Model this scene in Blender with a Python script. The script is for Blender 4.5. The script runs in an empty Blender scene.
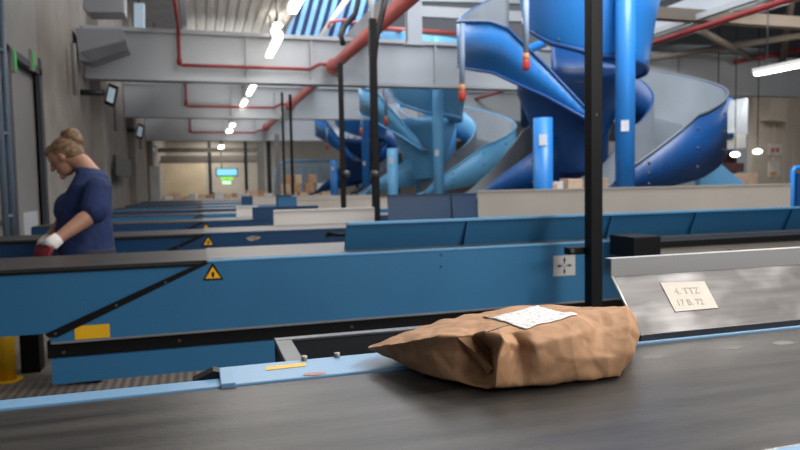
import bpy, bmesh, math, random
from mathutils import Vector, Matrix
from mathutils.bvhtree import BVHTree
random.seed(7)
SC = bpy.context.scene
COL = SC.collection
R = math.radians

# ------------------------------------------------------------------ camera (hall axes: X along the conveyors, Y down the aisle)
F = 659.5
Yc = Vector((-200, 38, -F)).normalized()
Xc = Vector((2190, 82, -F)).normalized()
Xc = (Xc - Yc * Xc.dot(Yc)).normalized()
Zc = Xc.cross(Yc)
ROT = Matrix((Xc, Yc, Zc))
CAM = Vector((0, 0, 1.25))
cd = bpy.data.cameras.new('camera')
cam = bpy.data.objects.new('camera', cd)
COL.objects.link(cam)
cam.matrix_world = Matrix.Translation(CAM) @ ROT.to_4x4()
cd.sensor_width = 36
cd.lens = F / 800 * 36
cd.clip_start = .02
cd.dof.use_dof = True
cd.dof.focus_distance = 1.12
cd.dof.aperture_fstop = 6.0
SC.camera = cam

def ray(px, py): return ROT @ Vector((px - 400, 225 - py, -F))
def D(px, py, d): return CAM + ray(px, py) * (d / F)
def OZ(px, py, z):
    r = ray(px, py); return CAM + r * ((z - CAM.z) / r.z)
def OY(px, py, y):
    r = ray(px, py); return CAM + r * (y / r.y)
def OX(px, py, x):
    r = ray(px, py); return CAM + r * (x / r.x)
YAW = math.atan2(200, F)
CA, SA = math.cos(YAW), math.sin(YAW)
def pw(a, d, z): return Vector((a * CA + d * SA, -a * SA + d * CA, z))   # sideways / away from where the photographer stands

# ------------------------------------------------------------------ materials
def lin(c):
    return tuple(((v / 255) / 12.92 if v / 255 <= .04045 else ((v / 255 + .055) / 1.055) ** 2.4) for v in c) + (1,)
MATS = {}
def mat(name, rgb, rough=.5, metal=0, var=.12, scale=3, bump=0, bscale=40, stretch=None, rgb2=None, spec=.5, lo=.35, hi=.7, detail=5):
    if name in MATS: return MATS[name]
    m = bpy.data.materials.new(name); m.use_nodes = True
    nt = m.node_tree; b = nt.nodes['Principled BSDF']
    b.inputs['Roughness'].default_value = rough
    b.inputs['Metallic'].default_value = metal
    b.inputs['Specular IOR Level'].default_value = spec
    tc = nt.nodes.new('ShaderNodeTexCoord')
    mp = nt.nodes.new('ShaderNodeMapping')
    if stretch: mp.inputs['Scale'].default_value = stretch
    nt.links.new(tc.outputs['Object'], mp.inputs['Vector'])
    n = nt.nodes.new('ShaderNodeTexNoise')
    n.inputs['Scale'].default_value = scale; n.inputs['Detail'].default_value = detail
    nt.links.new(mp.outputs['Vector'], n.inputs['Vector'])
    r = nt.nodes.new('ShaderNodeValToRGB')
    c = lin(rgb)
    if rgb2: c2 = lin(rgb2)
    else: c2 = tuple(v * (1 - var * 2) for v in c[:3]) + (1,)
    r.color_ramp.elements[0].position = lo; r.color_ramp.elements[0].color = c2
    r.color_ramp.elements[1].position = hi; r.color_ramp.elements[1].color = c
    nt.links.new(n.outputs['Fac'], r.inputs['Fac'])
    nt.links.new(r.outputs['Color'], b.inputs['Base Color'])
    if bump:
        n2 = nt.nodes.new('ShaderNodeTexNoise'); n2.inputs['Scale'].default_value = bscale; n2.inputs['Detail'].default_value = 4
        nt.links.new(mp.outputs['Vector'], n2.inputs['Vector'])
        bp = nt.nodes.new('ShaderNodeBump'); bp.inputs['Strength'].default_value = bump; bp.inputs['Distance'].default_value = .01
        nt.links.new(n2.outputs['Fac'], bp.inputs['Height'])
        nt.links.new(bp.outputs['Normal'], b.inputs['Normal'])
    MATS[name] = m
    return m
def emit(name, rgb, strength):
    m = bpy.data.materials.new(name); m.use_nodes = True
    b = m.node_tree.nodes['Principled BSDF']
    b.inputs['Base Color'].default_value = lin(rgb)
    b.inputs['Emission Color'].default_value = lin(rgb)
    b.inputs['Emission Strength'].default_value = strength
    MATS[name] = m
    return m
BLUE = mat('conveyor_blue', (44, 106, 148), .42, 0, .06, 2)
NAVY = mat('navy_blue', (10, 62, 102), .42, 0, .08, 2)  # darker blue for some conveyors, guard panels and the machine window
SKYB = mat('light_blue_and_lit_edge', (98, 158, 200), .42, 0, .06, 2)  # light blue parts, and the painted-in lit edges of blue conveyors
PALEB = mat('pale_blue_table', (112, 154, 188), .4, 0, .05, 4)
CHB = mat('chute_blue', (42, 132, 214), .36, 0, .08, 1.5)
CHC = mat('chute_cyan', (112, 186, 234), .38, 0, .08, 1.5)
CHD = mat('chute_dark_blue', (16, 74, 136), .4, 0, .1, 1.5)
LINER = mat('bare_metal_liner', (114, 122, 130), .5, .15, .08, 2)
BLACK = mat('black_plastic', (12, 12, 14), .5, 0, .1, 5, spec=.25)
RUBBER = mat('dark_rubber', (36, 36, 38), .6, 0, .15, 6)
BEIGE = mat('beige_sheet', (190, 180, 168), .5, 0, .05, 2)
WHITE = mat('white_sheet', (226, 220, 212), .45, 0, .05, 2)
STEEL = mat('steel_grey', (96, 98, 102), .4, .6, .12, 8)
DSTEEL = mat('dark_steel', (62, 64, 68), .45, .4, .15, 8)
BEAM = mat('beam_grey', (178, 182, 186), .6, 0, .06, .6)
CONC = mat('concrete', (150, 142, 134), .85, 0, .14, 1.6, .15, 18)
CONCL = mat('pale_concrete', (150, 148, 144), .85, 0, .1, 1.4, .1, 18)
ROOF = mat('roof_sheet', (206, 203, 198), .6, 0, .06, 1)
DROOF = mat('dark_roof', (70, 74, 80), .8, 0, .15, 1)
RED = mat('red_pipe', (186, 90, 86), .4, 0, .08, 4)
DRED = mat('dark_red_pipe', (140, 40, 40), .45, 0, .1, 4)
YEL = mat('yellow_paint', (232, 178, 20), .45, 0, .06, 6)
WARN = mat('warning_yellow', (240, 176, 20), .45, 0, .05, 6)
CARD = mat('cardboard', (196, 152, 116), .8, 0, .1, 5)
CARDP = mat('pale_cardboard', (214, 184, 158), .8, 0, .1, 5)
BAGW = mat('white_bag', (216, 212, 206), .6, 0, .1, 5)
PILLAR = mat('pillar_sheet', (168, 158, 146), .7, 0, .06, 1)
LAMP = emit('lamp_tube', (255, 250, 238), 9)
SCREEN = emit('screen_glow', (120, 196, 226), 1.0)
SCREENG = emit('screen_green', (120, 220, 60), 1.0)
EXITG = emit('exit_glow', (40, 170, 70), .12)
LAMPB = emit('cool_lamp', (170, 190, 205), .35)

# ------------------------------------------------------------------ mesh helpers
def new(): return bmesh.new()
def box(bm, a, b, mi=0, bev=0):
    x0, x1 = sorted((a[0], b[0])); y0, y1 = sorted((a[1], b[1])); z0, z1 = sorted((a[2], b[2]))
    v = [bm.verts.new(p) for p in ((x0,y0,z0),(x1,y0,z0),(x1,y1,z0),(x0,y1,z0),(x0,y0,z1),(x1,y0,z1),(x1,y1,z1),(x0,y1,z1))]
    fs = [bm.faces.new([v[i] for i in q]) for q in ((3,2,1,0),(4,5,6,7),(0,1,5,4),(1,2,6,5),(2,3,7,6),(3,0,4,7))]
    for f_ in fs: f_.material_index = mi
    if bev:
        es = list({e for f_ in fs for e in f_.edges})
        bmesh.ops.bevel(bm, geom=es, offset=bev, segments=2, affect='EDGES', profile=.6)
    return v
def slab(bm, pts, off, mi=0):
    """polygon pts extruded by vector off"""
    off = Vector(off)
    a = [bm.verts.new(p) for p in pts]; b = [bm.verts.new(Vector(p) + off) for p in pts]
    n = len(pts)
    f0 = [bm.faces.new(a), bm.faces.new(b[::-1])]
    for i in range(n): f0.append(bm.faces.new((a[i], b[i], b[(i+1) % n], a[(i+1) % n])))
    for f_ in f0: f_.material_index = mi
    bmesh.ops.recalc_face_normals(bm, faces=f0)
def frames(pts):
    pts = [Vector(p) for p in pts]; out = []; up = None
    for i, p in enumerate(pts):
        t = (pts[min(i+1, len(pts)-1)] - pts[max(i-1, 0)]).normalized()
        if up is None:
            up = Vector((0, 0, 1)) if abs(t.z) < .9 else Vector((1, 0, 0))
        s = t.cross(up).normalized(); up = s.cross(t).normalized()
        out.append((p, s, up, t))
    return out
def tube(bm, pts, rad, seg=12, mi=0, round_ends=False, flat=1.0, side=None):
    n = len(pts); rad = rad if isinstance(rad, (list, tuple)) else [rad] * n
    fr = frames(pts); rings = []
    if side is not None:
        fr2 = []
        for p, s, u, t in fr:
            sd = Vector(side); sd = (sd - t * sd.dot(t)).normalized(); fr2.append((p, sd, sd.cross(t), t))
        fr = fr2
    def ring(p, s, u, r): return [bm.verts.new(p + s * (math.cos(k*2*math.pi/seg) * r * flat) + u * (math.sin(k*2*math.pi/seg) * r)) for k in range(seg)]
    if round_ends:
        p, s, u, t = fr[0]
        for a in (80, 50, 25): rings.append(ring(p - t * rad[0] * math.sin(R(a)), s, u, rad[0] * math.cos(R(a))))
    for (p, s, u, t), r in zip(fr, rad): rings.append(ring(p, s, u, r))
    if round_ends:
        p, s, u, t = fr[-1]
        for a in (25, 50, 80): rings.append(ring(p + t * rad[-1] * math.sin(R(a)), s, u, rad[-1] * math.cos(R(a))))
    fs = []
    for a, b in zip(rings, rings[1:]):
        for k in range(seg): fs.append(bm.faces.new((a[k], a[(k+1) % seg], b[(k+1) % seg], b[k])))
    fs.append(bm.faces.new(rings[0][::-1])); fs.append(bm.faces.new(rings[-1]))
    for f_ in fs: f_.material_index = mi; f_.smooth = True
    fs[-1].smooth = fs[-2].smooth = False
    bmesh.ops.recalc_face_normals(bm, faces=fs)
def ball(bm, c, r, axes=None, seg=20, mi=0):
    """ellipsoid: r = (ra, rb, rc) along axes"""
    r = (r, r, r) if not isinstance(r, (tuple, list)) else r
    axes = axes or (Vector((1,0,0)), Vector((0,1,0)), Vector((0,0,1)))
    g = bmesh.ops.create_uvsphere(bm, u_segments=seg, v_segments=seg // 2 + 2, radius=1)
    for v in g['verts']:
        q = v.co.copy(); v.co = Vector(c) + axes[0]*q.x*r[0] + axes[1]*q.y*r[1] + axes[2]*q.z*r[2]
        for f_ in v.link_faces: f_.smooth = True; f_.material_index = mi
    bmesh.ops.recalc_face_normals(bm, faces=list({f_ for v in g['verts'] for f_ in v.link_faces}))
def lathe(bm, c, prof, seg=28, mi=0):
    rings = [[bm.verts.new((c[0] + r*math.cos(k*2*math.pi/seg), c[1] + r*math.sin(k*2*math.pi/seg), z)) for k in range(seg)] for r, z in prof]
    fs = []
    for a, b in zip(rings, rings[1:]):
        for k in range(seg):
            f_ = bm.faces.new((a[k], a[(k+1) % seg], b[(k+1) % seg], b[k])); f_.smooth = True; fs.append(f_)
    fs.append(bm.faces.new(rings[0][::-1])); fs.append(bm.faces.new(rings[-1]))
    for f_ in fs: f_.material_index = mi
    bmesh.ops.recalc_face_normals(bm, faces=fs)
def obj(name, bm, m, parent=None, kind=None):
    me = bpy.data.meshes.new(name); bm.to_mesh(me); bm.free()
    for x in (m if isinstance(m, (list, tuple)) else [m]): me.materials.append(x)
    o = bpy.data.objects.new(name, me); COL.objects.link(o)
    if parent:
        o.parent = parent
        p = parent; off = Vector()
        while p: off += p.location; p = p.parent
        me.transform(Matrix.Translation(-off))
    if kind: o['kind'] = kind
    return o
def thing(name, label, cat, loc, group=None):
    o = bpy.data.objects.new(name, None); COL.objects.link(o); o.location = loc; o.empty_display_size = .1
    return tag(o, label, cat, group)
def tag(o, label, cat, group=None):
    o['label'] = label; o['category'] = cat
    if group: o['group'] = group
    return o
def copy_tree(o, parent=None):
    c = o.copy(); COL.objects.link(c)
    if parent: c.parent = parent
    for ch in list(o.children): copy_tree(ch, c)
    return c
def bx(name, a, b, m, parent=None, bev=0, kind=None):
    bm = new(); box(bm, a, b, 0, bev); return obj(name, bm, m, parent, kind)
def smooth(o):
    for p in o.data.polygons: p.use_smooth = True
def baked(o, *mods):
    """apply modifiers and keep one plain mesh"""
    dg = bpy.context.evaluated_depsgraph_get(); dg.update()
    me = bpy.data.meshes.new_from_object(o.evaluated_get(dg)); o.modifiers.clear(); o.data = me
    return o

# ================================================================== SETTING
FLOOR = mat('floor_concrete', (128, 118, 106), .6, 0, .18, 1.5, .1, 30)
def checker_floor():
    m = bpy.data.materials.new('chequer_plate'); m.use_nodes = True; nt = m.node_tree; b = nt.nodes['Principled BSDF']
    tc = nt.nodes.new('ShaderNodeTexCoord'); mp = nt.nodes.new('ShaderNodeMapping')
    mp.inputs['Rotation'].default_value = (0, 0, R(45)); nt.links.new(tc.outputs['Object'], mp.inputs['Vector'])
    ck = nt.nodes.new('ShaderNodeTexChecker'); ck.inputs['Scale'].default_value = 26
    ck.inputs['Color1'].default_value = lin((128, 118, 108)); ck.inputs['Color2'].default_value = lin((78, 72, 68))
    nt.links.new(mp.outputs['Vector'], ck.inputs['Vector']); nt.links.new(ck.outputs['Color'], b.inputs['Base Color'])
    bp = nt.nodes.new('ShaderNodeBump'); bp.inputs['Strength'].default_value = .4; bp.inputs['Distance'].default_value = .01
    nt.links.new(ck.outputs['Fac'], bp.inputs['Height']); nt.links.new(bp.outputs['Normal'], b.inputs['Normal'])
    b.inputs['Roughness'].default_value = .5
    return m
WX = -1.86
bx('floor', (WX - 1.5, -4, -.12), (24, 46, 0), FLOOR, kind='structure')
bm = new(); box(bm, (WX + .02, 1.4, 0), (4.6, 4.75, .006)); t = obj('trim_1', bm, checker_floor(), None, 'structure')

# left wall with a door opening
dy0 = OX(9, 150, WX).y; dy1 = OX(39, 150, WX).y; lz = OX(24, 60, WX).z
bm = new()
box(bm, (WX - .3, 5.2, 0), (WX, dy0, 6.5)); box(bm, (WX - .3, dy0, lz), (WX, dy1, 6.5)); box(bm, (WX - .3, dy1, 0), (WX, 44, 6.5))
obj('wall_left', bm, CONC, None, 'structure')
bx('wall_left_lintel', (WX, 5.4, lz), (WX + .04, dy1 - .02, 6.4), CONCL, kind='structure')
bx('wall_left_recess', (WX - 1.3, dy0 - .6, 0), (WX - 1.2, dy1 + .6, 4), mat('recess_dark', (58, 58, 60), .8), kind='structure')
bm = new(); box(bm, (WX - .03, dy1, 0), (WX + .05, dy1 + .14, lz + .12)); box(bm, (WX - .3, dy0 - .14, 0), (WX + .05, dy0, lz)); box(bm, (WX - .3, dy0 - .14, lz - .08), (WX + .05, dy1 + .14, lz))
obj('trim_2', bm, mat('door_frame_dark', (56, 58, 66), .5), None, 'structure')
dm = (dy0 * .68 + dy1 * .32)
t = thing('door_1', 'tall grey sliding loading door in the left wall opening', 'door', (WX - .2, dm, 0)); t['kind'] = 'structure'
bx('leaf', (WX - .1, dm, 0), (WX - .04, dy1 + .1, lz + .1), mat('door_grey', (132, 130, 128), .6, 0, .08, 1), t)
bx('light_patch', (WX - .039, dm + .15, .1), (WX - .03, dy1 - .1, 1.0), mat('door_light_patch', (186, 190, 192), .45, 0, .06, 2), t)  # pale patch: brightness at the door's foot put into the colour
# rail left of the door
bm = new()
for yy in (dy0 - .55, dy0 - .3): tube(bm, [(WX + .07, yy, 0), (WX + .07, yy, 4.2)], .03, 8)
for z in (1.0, 1.8, 2.6): tube(bm, [(WX + .07, dy0 - .55, z), (WX + .07, dy0 - .3, z)], .02, 8)
tag(obj('guide_rail', bm, mat('rail_bluegrey', (96, 112, 130), .5)), 'vertical blue grey guide rail beside the loading door', 'rail')
for i, px in enumerate((7, 26)):
    p = OX(px, 60, WX)
    t = thing('signal_lamp', ('green signal lamp nearest the guide rail above the loading door', 'green signal lamp farther along above the loading door')[i], 'lamp', (WX + .04, p.y, p.z), 'green lamps over the loading door')
    bx('housing', (WX + .04, p.y - .05, p.z - .12), (WX + .07, p.y + .05, p.z + .12), CONCL, t)
    bx('lens', (WX + .071, p.y - .035, p.z - .1), (WX + .08, p.y + .035, p.z + .1), EXITG, t)

# back wall
BY = 42
bx('wall_back', (WX - .3, BY, 0), (24, BY + .3, 8), mat('back_wall', (184, 178, 168), .85, 0, .12, .5), kind='structure')
# pillars along the left wall under each beam
BEAMS = (12.7, 19.0, 26.0)
for y in (13.3, 19.6, 26.6): bx('wall_left_pilaster', (WX, y, 0), (WX + .18, y + .9, 6.4), CONC, kind='structure')

# roof: corrugated strip over the aisle
bm = new()
x = -.12; k = 0; prof = []
while x < 1.68:
    prof += [(x, 4.3), (x + .075, 4.3), (x + .1, 4.35), (x + .15, 4.35)]; x += .175
n = len(prof)
for y0, y1 in ((-1.0, 41.8),):
    lo0 = [bm.verts.new((px, y0, pz)) for px, pz in prof]; lo1 = [bm.verts.new((px, y1, pz)) for px, pz in prof]
    hi0 = [bm.verts.new((px, y0, 4.5)) for px, pz in prof]; hi1 = [bm.verts.new((px, y1, 4.5)) for px, pz in prof]
    for i in range(n - 1):
        bm.faces.new((lo0[i], lo0[i+1], lo1[i+1], lo1[i])); bm.faces.new((hi0[i], hi1[i], hi1[i+1], hi0[i+1]))
    bm.faces.new((lo0[0], lo1[0], hi1[0], hi0[0])); bm.faces.new((lo0[-1], hi0[-1], hi1[-1], lo1[-1]))
obj('ceiling_aisle', bm, ROOF, None, 'structure')
bm = new(); box(bm, (-.2, -1, 4.18), (-.12, 41.8, 4.62)); box(bm, (1.68, -1, 4.3), (1.76, 41.8, 4.6))
obj('trim_3', bm, BEAM, None, 'structure')
# higher roof left and right of it, with a long open skylight between X 2.2 and 6
bx('ceiling_left', (WX - .3, -1, 6.4), (-.1, 42, 6.6), mat('grey_roof', (150, 150, 150), .8), kind='structure')
bx('ceiling_right', (10.0, -1, 5.0), (24, 42, 5.2), DROOF, kind='structure')

# cross beams
for i, y in enumerate(BEAMS):
    zb, zt = (3.2, 3.17, 3.02)[i], (4.02, 4.02, 4.0)[i]
    bm = new()
    x1 = 22
    box(bm, (WX + .02, y, zb), (x1, y + .12, zt))
    box(bm, (WX + .02, y - .1, zb - .04), (x1, y + .22, zb + .03)); box(bm, (WX + .02, y - .1, zt - .02), (x1, y + .22, zt + .05))
    for xx in (0.9, 2.1, 4.6, 7.4, 10.5, 13.5): box(bm, (xx, y - .08, zb), (xx + .03, y + .2, zt))
    obj('ceiling_beam', bm, BEAM, None, 'structure')
    bm = new(); 
    for dx in (0, .05): tube(bm, [(3.1 + dx, y - .004, 3.6), (3.1 + dx, y + .0, 3.6)], .03, 8)
# long white beams running away from the viewer
bm = new(); box(bm, (9.55, 3, 4.32), (9.9, 30, 4.86)); box(bm, (9.4, 3, 4.28), (10.05, 30, 4.34)); obj('ceiling_beam', bm, mat('white_beam', (206, 212, 218), .5, 0, .05, 1), None, 'structure')
bm = new(); box(bm, (3.05, 2, 4.06), (3.3, 30, 4.4)); obj('ceiling_beam', bm, mat('white_beam', (206, 212, 218), .5), None, 'structure')

# right wall: pillar block with opening beside it
ry = 12.4
pa = OY(752, 150, ry).x
bx('ceiling_rail', (8.56, 4, 4.06), (8.68, 13, 4.16), BEAM, kind='structure')
bx('wall_right', (pa, ry, 0), (24, ry + .14, 3.1), PILLAR, kind='structure')
bm = new()
for i in range(26): box(bm, (pa + .62 + i * .3, ry - .03, 0), (pa + .74 + i * .3, ry + .01, 3.1))
obj('wall_right_ribs', bm, PILLAR, None, 'structure')
# upper level floor slabs and brown cross members, right
BRN = mat('brown_beam', (128, 118, 108), .7, 0, .1, 1)
for (y, z, h) in ((9.9, 4.05, .2), (16.5, 4.6, .35)):
    bx('ceiling_beam', (7.0, y, z), (22, y + .2, z + h), BRN, kind='structure')
bm = new()
for a, b in (((8.6, 9.9, 3.9), (12.4, 12.5, 4.0)), ((12.2, 9.9, 4.1), (9.6, 12.6, 3.9)), ((10.4, 9.5, 5.2), (13.4, 12.6, 3.95))):
    tube(bm, [a, b], .07, 6)
obj('ceiling_brace', bm, BRN, None, 'structure')

# ================================================================== FRONT CONVEYOR
BZ = .93
def belt_mat():
    m = bpy.data.materials.new('worn_belt'); m.use_nodes = True; nt = m.node_tree; b = nt.nodes['Principled BSDF']
    tc = nt.nodes.new('ShaderNodeTexCoord')
    def noise(scale, st, detail=6):
        mp = nt.nodes.new('ShaderNodeMapping'); mp.inputs['Scale'].default_value = st
        nt.links.new(tc.outputs['Object'], mp.inputs['Vector'])
        n = nt.nodes.new('ShaderNodeTexNoise'); n.inputs['Scale'].default_value = scale; n.inputs['Detail'].default_value = detail
        nt.links.new(mp.outputs['Vector'], n.inputs['Vector']); return n
    n1 = noise(4, (.7, 6, 1)); n2 = noise(30, (.5, 6, 1)); n3 = noise(2.2, (1, 1.6, 1))
    r1 = nt.nodes.new('ShaderNodeValToRGB'); e = r1.color_ramp.elements
    e[0].position = .3; e[0].color = lin((20, 20, 21)); e[1].position = .72; e[1].color = lin((68, 64, 60))
    nt.links.new(n1.outputs['Fac'], r1.inputs['Fac'])
    r2 = nt.nodes.new('ShaderNodeValToRGB'); e = r2.color_ramp.elements
    e[0].position = .35; e[0].color = (.72, .72, .72, 1); e[1].position = .75; e[1].color = (1.2, 1.17, 1.13, 1)
    nt.links.new(n2.outputs['Fac'], r2.inputs['Fac'])
    mx = nt.nodes.new('ShaderNodeMix'); mx.data_type = 'RGBA'; mx.blend_type = 'MULTIPLY'; mx.inputs[0].default_value = 1
    nt.links.new(r1.outputs['Color'], mx.inputs[6]); nt.links.new(r2.outputs['Color'], mx.inputs[7])
    nt.links.new(mx.outputs[2], b.inputs['Base Color'])
    r3 = nt.nodes.new('ShaderNodeMapRange'); r3.inputs[3].default_value = .28; r3.inputs[4].default_value = .5
    nt.links.new(n3.outputs['Fac'], r3.inputs[0]); nt.links.new(r3.outputs[0], b.inputs['Roughness']); b.inputs['Specular IOR Level'].default_value = .4
    n4 = noise(160, (.6, 2, 1)); bp = nt.nodes.new('ShaderNodeBump'); bp.inputs['Strength'].default_value = .12; bp.inputs['Distance'].default_value = .004
    nt.links.new(n4.outputs['Fac'], bp.inputs['Height']); nt.links.new(bp.outputs['Normal'], b.inputs['Normal'])
    return m
BELT = belt_mat()
fc = thing('belt_conveyor', 'worn dark grey belt conveyor with pale blue side rails under the paper parcel', 'conveyor', (.4, .85, 0))
YN, YF = .598, 1.072
bm = new(); box(bm, (-1.6, YN, BZ - .03), (2.6, YF, BZ), 0, .004); belt = obj('belt', bm, BELT, fc)
STAIN = mat('dried_tape_mark', (100, 94, 86), .6, 0, .14, 40)
def stain(px, py, rx, ry, m=STAIN, nm='scuff_mark'):
    c = OZ(px, py, BZ); bm = new()
    vs = []
    for k in range(22):
        a = k * 2 * math.pi / 22; j = random.uniform(.85, 1.1)
        vs.append((c.x + math.cos(a) * rx * j, c.y + math.sin(a) * ry * j, BZ + .0001))
    slab(bm, vs, (0, 0, .0002)); return obj(nm, bm, m, belt)
stain(653, 357, .024, .012); stain(732, 348, .02, .011); stain(783, 343, .026, .013); stain(755, 370, .004, .003)
# near rail and far rails
bx('side_rail', (-1.6, YN - .09, BZ - .16), (2.6, YN - .004, BZ + .004), PALEB, fc, .004)
xl = OZ(228, 385, BZ).x
bm = new(); box(bm, (-1.6, YF + .004, BZ - .13), (xl, YF + .05, BZ + .002), 0, .003); obj('side_rail', bm, PALEB, fc)
xr = .62
bm = new(); box(bm, (xl - .003, YF + .003, BZ - .14), (xr, YF + .115, BZ + .003), 0, .003); box(bm, (xl - .012, YF, BZ - .13), (xl + .012, YF + .1, BZ + .0065), 0, .002)
dk = obj('transfer_deck', bm, PALEB, fc)
bm = new(); box(bm, (xr, YF + .004, BZ - .13), (2.6, YF + .02, BZ + .003), 0, .003); obj('side_rail', bm, PALEB, fc)
# yellow marker and worn patch, bolts
def decal(quad, m, parent, nm, z):
    bm = new(); slab(bm, [OZ(x_, y_, z) for x_, y_ in quad], (0, 0, .0006)); return obj(nm, bm, m, parent)
decal(((266, 367), (306, 362.5), (306, 366), (266, 370.5)), YEL, dk, 'yellow_marker', BZ + .0034)
bm = new(); c = OZ(314, 376, BZ)
slab(bm, [(c.x + math.cos(a * .45) * .024 * random.uniform(.6, 1.1), c.y + math.sin(a * .45) * .009 * random.uniform(.7, 1.1), BZ + .0034) for a in range(14)], (0, 0, .0005))
obj('worn_patch', bm, mat('bare_primer', (196, 140, 120), .6, 0, .2, 60), dk)
for px, py in ((303, 359.5), (335, 356)):
    c = OZ(px, py, BZ); bm = new(); tube(bm, [(c.x, min(c.y, YF + .108), BZ), (c.x, min(c.y, YF + .108), BZ + .011)], .0055, 8); obj('bolt', bm, mat('bolt_pale', (150, 140, 130), .4, .3), dk)
c = OZ(215, 381, BZ)
bm = new(); slab(bm, [(xl - .055, YF + .052, BZ), (xl - .012, YF + .052, BZ), (xl - .012, YF + .052, BZ + .012), (xl - .022, YF + .052, BZ + .014)], (0, .03, 0)); obj('end_clamp', bm, BLACK, fc)
# body and legs
bx('body', (-1.6, YN + .01, BZ - .2), (2.6, YF - .01, BZ - .031), BLUE, fc)
for xx in (-1.3, .5, 2.3):
    bm = new()
    for yy in (YN + .03, YF - .08): box(bm, (xx, yy, 0), (xx + .06, yy + .05, BZ - .2))
    box(bm, (xx, YN + .05, .2), (xx + .05, YF - .05, .25)); obj('leg', bm, DSTEEL, fc)

# dark tray frame behind the deck
tf = thing('tray_frame', 'dark grey angle steel frame lying behind the blue transfer deck', 'frame', (.4, 1.3, .8))
ya = OZ(275, 341, BZ).y; xa = .137
bm = new(); box(bm, (xa, YF + .118, BZ - .012), (xa + .034, ya + .018, BZ), 0, .002); obj('end_bar', bm, STEEL, tf)
bm = new(); box(bm, (xa, ya, BZ - .005), (1.5, ya + .024, BZ + .001), 0, .0015); obj('top_flange', bm, STEEL, tf)
bm = new(); box(bm, (xa, ya + .003, BZ - .09), (1.5, ya + .012, BZ - .006)); obj('back_web', bm, RUBBER, tf)
bm = new(); box(bm, (xa + .02, YF + .14, BZ - .11), (1.5, ya, BZ - .09)); obj('tray_floor', bm, RUBBER, tf)
for xx in (xa + .02, 1.44): bx('leg', (xx, ya - .05, 0), (xx + .03, ya - .01, BZ - .11), DSTEEL, tf)

# steel side guard with handwritten notice
def guard_mat():
    m = bpy.data.materials.new('scuffed_steel'); m.use_nodes = True; nt = m.node_tree; b = nt.nodes['Principled BSDF']
    tc = nt.nodes.new('ShaderNodeTexCoord')
    def noise(scale, st, detail=6, off=0):
        mp = nt.nodes.new('ShaderNodeMapping'); mp.inputs['Scale'].default_value = st; mp.inputs['Location'].default_value = (off, 0, 0)
        nt.links.new(tc.outputs['Object'], mp.inputs['Vector'])
        n = nt.nodes.new('ShaderNodeTexNoise'); n.inputs['Scale'].default_value = scale; n.inputs['Detail'].default_value = detail
        nt.links.new(mp.outputs['Vector'], n.inputs['Vector']); return n
    n1 = noise(7, (1, 1.5, 2.0), 2, .3); n2 = noise(8, (.6, 5, 9), 5)
    r1 = nt.nodes.new('ShaderNodeValToRGB'); e = r1.color_ramp.elements
    e[0].position = .45; e[0].color = lin((102, 98, 96)); e[1].position = .74; e[1].color = lin((170, 166, 164))
    nt.links.new(n1.outputs['Fac'], r1.inputs['Fac'])
    r2 = nt.nodes.new('ShaderNodeValToRGB'); e = r2.color_ramp.elements
    e[0].position = .35; e[0].color = (.7, .69, .68, 1); e[1].position = .7; e[1].color = (1.1, 1.1, 1.1, 1)
    nt.links.new(n2.outputs['Fac'], r2.inputs['Fac'])
    mx = nt.nodes.new('ShaderNodeMix'); mx.data_type = 'RGBA'; mx.blend_type = 'MULTIPLY'; mx.inputs[0].default_value = 1
    nt.links.new(r1.outputs['Color'], mx.inputs[6]); nt.links.new(r2.outputs['Color'], mx.inputs[7])
    nt.links.new(mx.outputs[2], b.inputs['Base Color'])
    b.inputs['Metallic'].default_value = .25; b.inputs['Roughness'].default_value = .42
    return m
ALU = mat('brushed_aluminium', (182, 180, 178), .42, .35, .05, 6, stretch=(.3, 4, 4))
gx = OY(640, 336, YF + .014).x
g0 = Vector((gx, 1.098, .944)); 
tl = OX(612, 277, gx); GT = tl.y; GZ = tl.z
lipz = OX(612, 260, gx).z
sg = thing('side_guard', 'scuffed steel side guard with grey top lip and handwritten paper notice', 'guard', (1.6, 1.1, .9))
y0 = YF + .014
bm = new(); slab(bm, [(gx, y0, .942), (2.6, y0, .942), (2.6, GT, GZ), (gx, GT, GZ)], (0, .003, -.001)); pl = obj('slide_plate', bm, guard_mat(), sg)
bm = new(); box(bm, (gx - .002, GT - .001, GZ), (2.6, GT + .003, lipz)); box(bm, (gx - .002, GT - .001, lipz), (2.6, GT + .022, lipz + .0025)); obj('top_lip', bm, ALU, sg)
bm = new(); tube(bm, [(gx, y0 - .001, .944), (gx, GT, GZ + .001)], .0028, 6); obj('edge_strip', bm, mat('bright_edge', (205, 205, 205), .3, .5), sg)
bm = new(); box(bm, (gx, y0 - .003, .9), (2.6, y0 + .004, .945)); obj('foot_flange', bm, mat('foot_dark', (58, 62, 70), .4, .4), sg)
for xx in (1.1, 2.1): bx('bracket', (xx, y0 + .012, .0), (xx + .05, y0 + .05, .945), DSTEEL, sg)
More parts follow.
